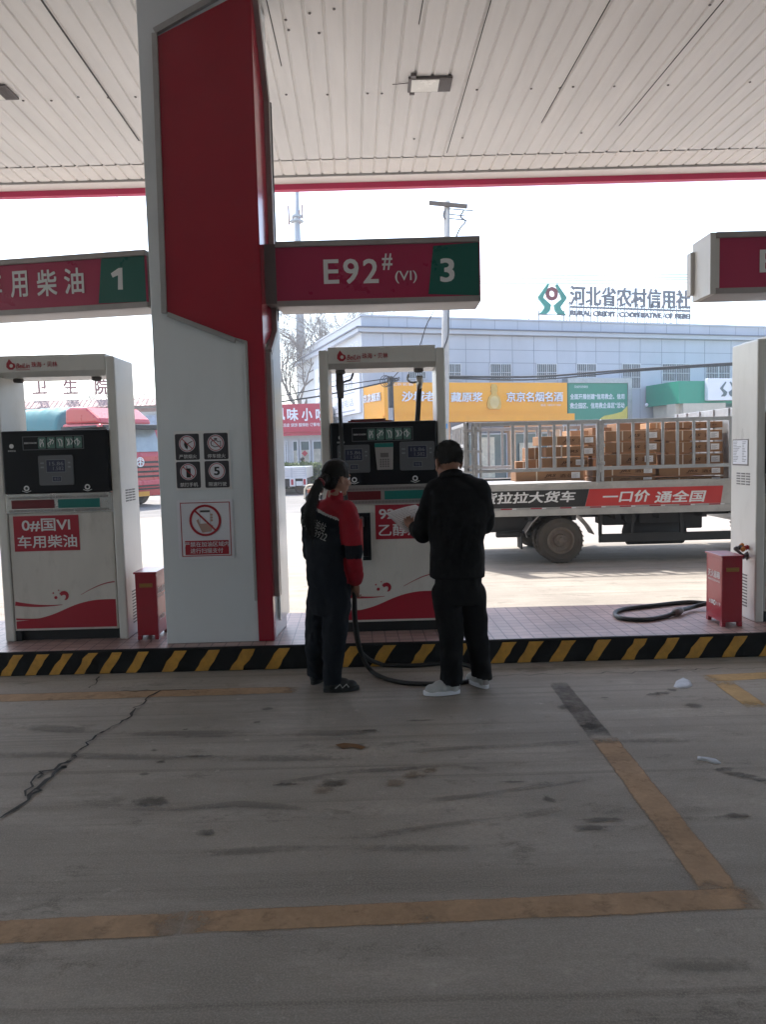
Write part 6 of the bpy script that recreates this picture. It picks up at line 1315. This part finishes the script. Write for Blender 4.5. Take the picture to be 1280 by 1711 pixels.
# trousers
b = MB(); loft(b, [(J(549, 955, .02), .128, .10, yw), (J(551, 985, .02), .152, .115, yw), (J(551, 1012, .02), .155, .115, yw), (J(551, 1025, .02), .145, .105, yw)])
for hip, kn, an, e in ((J(533, 1008, .06), J(529, 1080, .07), aL, 0), (J(562, 1008, -.02), J(558, 1080, -.01), aR, 0)):
    kn2 = kn.lerp(an, .5); limb(b, [hip, hip.lerp(kn, .5), kn, kn2, an + Vector((0, 0, .01)), an + Vector((0, 0, -.03))], [.092, .088, .080, .073, .068, .068], 18)
skin_obj('trousers', b, M['navy'], wm, .0075, 3, folds(11, .010, (1, 1, .7), 3), keep=lambda c: c.z > .055 + .012 * math.sin(c.x * 30))
# jacket: navy with red yoke and red sleeves
b = MB()
loft(b, [(J(556, 838, .03), .066, .058, yw), (J(553, 846, .025), .105, .075, yw), (J(550, 858, .02), .152, .105, yw), (J(548, 880, .02), .160, .122, yw), (J(546, 915, .02), .152, .122, yw), (J(546, 945, .02), .145, .115, yw), (J(548, 968, .02), .150, .118, yw), (J(549, 978, .02), .148, .116, yw)])
limb(b, [J(558, 840, .03), J(560, 826, .045)], [.066, .058]); limb(b, [J(551, 846, .02), shL + Vector((.01, 0, -.01))], [.06, .066]); limb(b, [J(556, 846, .01), shR + Vector((-.01, 0, -.01))], [.06, .068])
cuff = wrR + (elR - wrR) * .10
limb(b, [shR, shR.lerp(elR, .5), elR, elR.lerp(cuff, .5), cuff], [.070, .064, .058, .056, .050], 18); limb(b, [shL, shL.lerp(elL, .5), elL, wrL.lerp(elL, .12)], [.068, .062, .056, .046], 18)
u_ = Vector((math.cos(yw), -math.sin(yw), 0)); bk = Vector((-math.sin(yw), -math.cos(yw), 0)); spn = J(549, 880, .02)
yoke = J(545, 859, -.1).z
def wpick(c):
    rel = c - spn; a = rel.dot(u_)
    zz_ = c.z + .38 * a             # yoke seam drops towards the right shoulder
    armR = (c - shR).dot((elR - shR).normalized()); 
    dR = min(((c - shR) - (elR - shR) * t).length for t in [i / 12 for i in range(13)]); dF = min(((c - elR) - (wrR - elR) * t).length for t in [i / 12 for i in range(13)]); dT = abs(a) < .135 and abs(rel.dot(bk)) < .13 and c.z < yoke
    if dF < .075 and c.z < elR.z + .02 and a > .06: return 0 if c.z > J(590, 930).z else 1
    if dR < .078 and a > .105: return 1 if c.z > J(590, 907).z else 0
    if zz_ > yoke + .016: return 1
    if zz_ > yoke: return 2
    return 0
jk = skin_obj('jacket', b, [M['navy'], M['jacket_red'], M['piping']], wm, .0068, 3, folds(9, .009, (1, 1, 1.4), 9), wpick)
# lettering on the back follows the cloth
def cloth_text(txt, box, tgt, d0, m_, shear=0.0, parent=None, ang=0.0, pl=None, bold=.015):
    bm = bmesh.new(); bm.from_mesh(tgt.data); bmesh.ops.translate(bm, verts=bm.verts, vec=Vector(tgt['o'])); tree = BVHTree.FromBMesh(bm); bm.free()
    t = MB(); t.text(pl, txt, box, 0, bold, shear=shear); c0_ = pl.pt((box[0] + box[2]) / 2, (box[1] + box[3]) / 2)
    out = []
    for p in t.v:
        q = Vector(p) - c0_; a_, b_ = q.dot(pl.u), q.dot(pl.v); q = c0_ + pl.u * (a_ * math.cos(ang) - b_ * math.sin(ang)) + pl.v * (a_ * math.sin(ang) + b_ * math.cos(ang))
        h = tree.ray_cast(q + pl.n * .5, -pl.n); out.append(tuple(h[0] + pl.n * (.010 + Vector(p).dot(pl.n) * 0)) if h[0] else tuple(q))
    t.v = out; return mk('lettering', t, M[m_], parent or tgt)
bp = PL(spn, u_)
def bpx(x0, y0, x1, y1): a = bp.hit(x0, y1); c = bp.hit(x1, y0); return (a[0], a[1], c[0], c[1])
cloth_text('中心加油站', bpx(512, 863, 560, 876), jk, 0, 'piping', ang=-.36, pl=bp)
cloth_text('13833673922', bpx(507, 878, 562, 889), jk, 0, 'piping', ang=-.36, pl=bp, bold=.01)
# hair and ponytail
b = MB(); Phx = lambda x, y, z: HC + (Mh @ Vector((x, y, z))) * .98
ball(b, Phx(0, -.016, .022), (.088, .105, .102), Mh, 18); ball(b, Phx(0, -.055, -.03), (.074, .062, .070), Mh, 14); ball(b, Phx(.054, .0, .03), (.034, .055, .050), Mh, 10); ball(b, Phx(-.054, .0, .03), (.034, .055, .050), Mh, 10)
hr = skin_obj('hair', b, M['hair'], wm, .0058, 3, lambda p: .0022 * noise.noise(Vector((p.x * 70, p.y * 70, p.z * 16))),
    keep=lambda c: not ((Mh.transposed() @ (c - HC)).y > .040 - .35 * ((Mh.transposed() @ (c - HC)).z - .045) and (Mh.transposed() @ (c - HC)).z < .078) and not ((Mh.transposed() @ (c - HC)).y > -.03 and (Mh.transposed() @ (c - HC)).z < .002) and (Mh.transposed() @ (c - HC)).z > -.10)
b = MB(); pt = [J(543, 800, -.06), J(533, 808, -.10), J(524, 826, -.125), J(519, 846, -.135), J(517, 868, -.135), J(519, 886, -.13), J(522, 900, -.128)]
limb(b, pt, [.036, .034, .036, .040, .038, .026, .009], 14)
skin_obj('ponytail', b, M['hair'], hr, .0055, 3, lambda p: .004 * noise.noise(Vector((p.x * 90, p.y * 90, p.z * 9))))
ptl = hr.children[0]; strands(ptl, 900, .06, .0012, lambda c, n_: Vector((-.15, 0, -1)) + n_ * .12, 5, .10); strands(hr, 1500, .035, .0010, lambda c, n_: (pt[0] - c).normalized() + n_ * .10, 6, .14)
b = MB(); q = J(536, 806, -.095); d_ = (pt[1] - pt[0]).normalized(); b.tube([q - d_ * .010, q, q + d_ * .010], [.030, .034, .030], 14); mk('hair_tie', b, M['dark_red'], hr, smooth=True)
b = MB(); ball(b, J(569.5, 822, -.03), .006, n=8); mk('earring', b, M['sign_white'], wbody, smooth=True)
# shoes
for hl, to in ((Vector((fL.x - .03, fL.y + .02, 0)), Vector((fL.x + .05, fL.y + .22, 0))), (Vector((fR.x - .075, fR.y - .005, 0)), Vector((fR.x + .160, fR.y + .045, 0)))):
    sh, q = shoe(wm, hl, to, .092, 'shoe_black', 'shoe_black')
    b = MB(); sv = (to - hl).normalized(); sd_ = Vector((sv.y, -sv.x, 0)); P_ = [hl + sv * x + sd_ * (.050 + .002 * (i % 2)) + Vector((0, 0, z)) for i, (x, z) in enumerate(((.07, .036), (.105, .062), (.12, .034), (.15, .06), (.165, .036)))]
    b.tube(P_, .0045, 6); mk('side_mark', b, M['piping'], sh)

# --- man with the papers
YM = 5.15
J2 = lambda x, y, d=0.0: at(x, y, YM + d)
mL, mR = onz(752, 1160), onz(806, 1150)
mn = thing('person', 'person in black jacket and trousers with cropped hair, reading papers in white shoes', 'person', ((mL.x + mR.x) / 2, YM, 0))
ym = R(-6); HM = J2(749, 771, .04); hf2 = Vector((math.sin(R(-22)), math.cos(R(-22)), -.28)).normalized()
shL2, shR2 = J2(726, 818, .03), J2(803, 816, .0)
elL2, wrL2 = J2(706, 888, .10), J2(694, 880, .33)
elR2, wrR2 = J2(809, 878, .06), J2(760, 880, .30)
b = MB(); Pm, Mm = head(b, HM, hf2, (0, 0, 1), 1.12)
limb(b, [J2(757, 806, .03), J2(752, 785, .03)], [.062, .058])
loft(b, [(J2(761, 806, .02), .11, .07, ym), (J2(764, 830, .02), .175, .10, ym), (J2(764, 880, .02), .165, .10, ym), (J2(765, 930, .02), .15, .10, ym), (J2(766, 965, .02), .155, .105, ym), (J2(766, 985, .02), .15, .10, ym)])
limb(b, [shL2, elL2, wrL2], [.055, .042, .030]); limb(b, [shR2, elR2, wrR2], [.055, .042, .030])
pap_c = J2(677, 868, .34)
hdL = (J2(683, 874, .34) - wrL2)
hand(b, J2(694, 884, .24), J2(684, 876, .34) - J2(694, 884, .24), (.0, .25, 1), 1, (.35, .5, .4), 1.0)
hand(b, wrR2, (J2(730, 868, .36) - wrR2), (-.2, .2, 1), -1, (.4, .5, .4), 1.0)
aL2, aR2 = Vector((mL.x + .015, mL.y + .02, .10)), Vector((mR.x, mR.y + .02, .10))
kL2, kR2 = J2(754, 1062, -.02), J2(795, 1058, .07)
for hip, kn, an in ((J2(748, 985, .0), kL2, aL2), (J2(785, 985, .03), kR2, aR2)): limb(b, [hip, kn, an], [.088, .058, .042])
mbody = skin_obj('body', b, M['skin'], mn, .0062, 4); eyes(Pm, Mm, 1.12, mbody)
b = MB(); ball(b, HM + (Mm @ Vector((0, -.015, .030))) * 1.12, (.0812 * 1.12, .0982 * 1.12, .0942 * 1.12), Mm, 20)
def mkeep(c):
    q = Mm.transposed() @ (c - HM); q.z += .010 * noise.noise(c * 60); lim = -.030 if q.y < -.03 else (-.030 + (q.y + .03) * .95); 
    return q.z > lim and not (abs(q.x) > .06 and abs(q.y) < .03 and q.z < .014)
mh = skin_obj('hair', b, M['hair_short'], mn, .0055, 2, lambda p: .0022 * noise.noise(p * 110), keep=mkeep); strands(mh, 4200, .011, .0011, lambda c, n_: n_ * .7 + Vector((0, 0, -.55)), 7, .25)
b = MB(); loft(b, [(J2(765, 950, .02), .158, .118, ym), (J2(767, 985, .02), .160, .122, ym), (J2(768, 1008, .02), .158, .116, ym)])
for hip, kn, an, rs in ((J2(745, 990, .0), kL2, aL2, 0), (J2(789, 990, .03), kR2, aR2, 0)):
    limb(b, [hip, hip.lerp(kn, .5), kn, kn.lerp(an, .5), an + Vector((0, 0, .02)), an + Vector((0, 0, -.03))], [.096, .094, .085, .076, .073, .074], 18)
skin_obj('trousers', b, M['black_cloth'], mn, .0078, 3, folds(10, .009, (1, 1, .8), 21), keep=lambda c: c.z > .078 + .010 * math.sin(c.x * 24))
b = MB()
loft(b, [(J2(753, 794, .035), .070, .062, ym), (J2(754, 799, .03), .078, .070, ym), (J2(759, 806, .02), .120, .085, ym), (J2(763, 816, .02), .185, .115, ym), (J2(765, 836, .02), .212, .135, ym), (J2(766, 870, .02), .205, .14, ym), (J2(764, 905, .02), .185, .138, ym), (J2(764, 940, .02), .184, .140, ym), (J2(764, 964, .02), .186, .140, ym)])
limb(b, [J2(758, 803, .03), shL2 + Vector((.015, 0, -.012))], [.065, .078]); limb(b, [J2(762, 803, .03), shR2 + Vector((-.015, 0, -.012))], [.065, .080])
limb(b, [shL2 + Vector((.01, 0, -.01)), shL2.lerp(elL2, .5), elL2, elL2.lerp(wrL2, .7)], [.080, .076, .078, .058], 18)
limb(b, [shR2 + Vector((-.01, 0, -.01)), shR2.lerp(elR2, .5), elR2, elR2.lerp(wrR2, .85)], [.080, .074, .070, .054], 18)
jm = skin_obj('jacket', b, M['black_cloth'], mn, .0078, 3, folds(8, .010, (1, 1, 1.3), 33))
b = MB(); n = 26; V1 = []; pc = J2(754, 798, .03); 
for zz_, rx, ry, dz in ((0, .088, .082, -.02), (1, .078, .072, .030), (2, .072, .066, .032), (3, .074, .068, -.02)):
    for k in range(n):
        a = 2 * math.pi * k / n; V1.append(pc + Vector((rx * math.cos(a), ry * math.sin(a) - .0, dz - .028 * math.sin(a) + .006 * math.cos(a))))
b.add(V1, [(i * n + k, i * n + (k + 1) % n, ((i + 1) % 4) * n + (k + 1) % n, ((i + 1) % 4) * n + k) for i in range(4) for k in range(n)]); mk('collar', b, [M['black_cloth']], jm, smooth=True)
shoe(mn, Vector((mL.x + .065, mL.y + .015, 0)), Vector((mL.x - .175, mL.y + .0, 0)), .102, 'shoe_white', 'sign_white')
shoe(mn, Vector((mR.x + .03, mR.y - .02, 0)), Vector((mR.x - .07, mR.y + .20, 0)), .10, 'shoe_white', 'sign_white')
# the papers in the man's hand
pp = thing('paper_sheets', "sheaf of white printed papers in the man's left hand", 'papers', J2(686, 872, .34))
c00, c10, c01, c11 = J2(644, 857, .40), J2(680, 888, .30), J2(694, 843, .46), J2(724, 864, .38)
for k in range(3):
    b = MB(); NU = 10; off = Vector((.003 * k, .002 * k, -.004 * k - .002)); g = []
    for i in range(NU + 1):
        for j in range(NU + 1):
            s_, t_ = i / NU, j / NU; p = (c00 * (1 - s_) + c10 * s_) * (1 - t_) + (c01 * (1 - s_) + c11 * s_) * t_; g.append(p + off + Vector((0, 0, .005 * math.sin(t_ * 3) * (1 - s_) + .006 * math.sin(s_ * 5 + k))))
    g2 = [p + Vector((0, 0, -.0012)) for p in g]; W_ = NU + 1; nn = W_ * W_
    fs = [(i * W_ + j, (i + 1) * W_ + j, (i + 1) * W_ + j + 1, i * W_ + j + 1) for i in range(NU) for j in range(NU)]
    b.add(g, fs); b.add(g2, [f[::-1] for f in fs]); sh = mk('sheet', b, M['paper'], pp, smooth=True)
    if k == 0:
        b = MB(); rr = random.Random(9)
        def sp_(s_, t_): return (c00 * (1 - s_) + c10 * s_) * (1 - t_) + (c01 * (1 - s_) + c11 * s_) * t_ + off + Vector((0, 0, .0012 + .005 * math.sin(t_ * 3) * (1 - s_) + .006 * math.sin(s_ * 5)))
        for q in range(13):
            s0 = .1 + q * .065; t1 = rr.uniform(.6, .92)
            for m in range(6): ta, tb = .08 + (t1 - .08) * m / 6, .08 + (t1 - .08) * (m + .8) / 6; b.add([sp_(s0, ta), sp_(s0 + .012, ta), sp_(s0 + .012, tb), sp_(s0, tb)], [(0, 1, 2, 3)])
        mk('print', b, M['ink'], sh)

# --- far rider seen over the hedge
YR = 35.6; J3 = lambda x, y, d=0.0: at(x, y, YR + d)
rp_ = thing('person', 'small distant person in dark clothes behind the hedge by the snack shop', 'person', (J3(505, 800).x, YR, 0))
hx = J3(505.5, 768).x; hz_ = J3(505, 768).z
b = MB(); head(b, (hx, YR, hz_), (.9, -.3, 0), (0, 0, 1), 1.05); limb(b, [(hx, YR, hz_ - .14), (hx, YR, hz_ - .05)], [.06, .06]); loft(b, [((hx - .02, YR, hz_ - .72), .17, .14, 0), ((hx - .03, YR, hz_ - .45), .18, .14, 0), ((hx, YR, hz_ - .2), .17, .12, 0), ((hx, YR, hz_ - .13), .08, .07, 0)])
for s_ in (-1, 1):
    limb(b, [(hx, YR + s_ * .17, hz_ - .22), (hx + .18, YR + s_ * .2, hz_ - .45), (hx + .42, YR + s_ * .2, hz_ - .42)], [.07, .055, .04]); limb(b, [(hx - .02, YR + s_ * .1, hz_ - .72), (hx + .36, YR + s_ * .12, hz_ - .70), (hx + .34, YR + s_ * .12, .22)], [.09, .07, .05]); hand(b, (hx + .42, YR + s_ * .2, hz_ - .42), (1, 0, -.2), (0, 0, -1), s_, (.8, .9, .7))
skin_obj('body', b, [M['black_cloth'], M['skin']], rp_, .014, 3, pick=lambda c: 1 if c.z > hz_ - .10 and c.x > hx + .03 else 0)
b = MB(); ball(b, (hx - .012, YR, hz_ + .02), (.10, .09, .10), n=12); skin_obj('hair', b, M['hair'], rp_, .012, 2, keep=lambda c: c.z > hz_ - .02 or c.x < hx - .01)
sc = thing('electric_scooter', 'dark electric scooter under the distant rider behind the hedge', 'scooter', (hx + .2, YR, 0))
b = MB(); b.poly(PL((hx, YR - .13, 0)), [(-.45, .42), (-.45, .66), (.25, hz_ - .82), (.28, .30), (.62, .28), (.72, .9), (.66, 1.0), (.56, .36), (.3, .22), (-.3, .25)], -.26, 0); mk('frame', b, M['shop_glass'], sc, bevel=.03)
b = MB(); b.tube([(hx + .62, YR - .3, hz_ - .44), (hx + .62, YR, hz_ - .40), (hx + .62, YR + .3, hz_ - .44)], .02, 8); b.tube([(hx + .62, YR, hz_ - .40), (hx + .78, YR, .3)], .03, 8); mk('handlebar', b, M['chassis'], sc)
for x in (-.42, .82): wheel(hx + x, YR, .23, sc, w_=.1)

# ------------------------------------------------------------------ thin haze over the whole place
hm = bpy.data.materials.new('haze'); hm.use_nodes = True; hn = hm.node_tree; hn.nodes.remove(hn.nodes['Principled BSDF'])
pv_ = hn.nodes.new('ShaderNodeVolumePrincipled'); pv_.inputs['Density'].default_value = .0017; pv_.inputs['Color'].default_value = (.93, .96, 1, 1); pv_.inputs['Anisotropy'].default_value = .3
hn.links.new(pv_.outputs[0], hn.nodes['Material Output'].inputs['Volume'])
b = MB(); b.box(-165, 165, -35, 205, -1, 30); hz_o = mk('haze', b, hm); hz_o['kind'] = 'stuff'
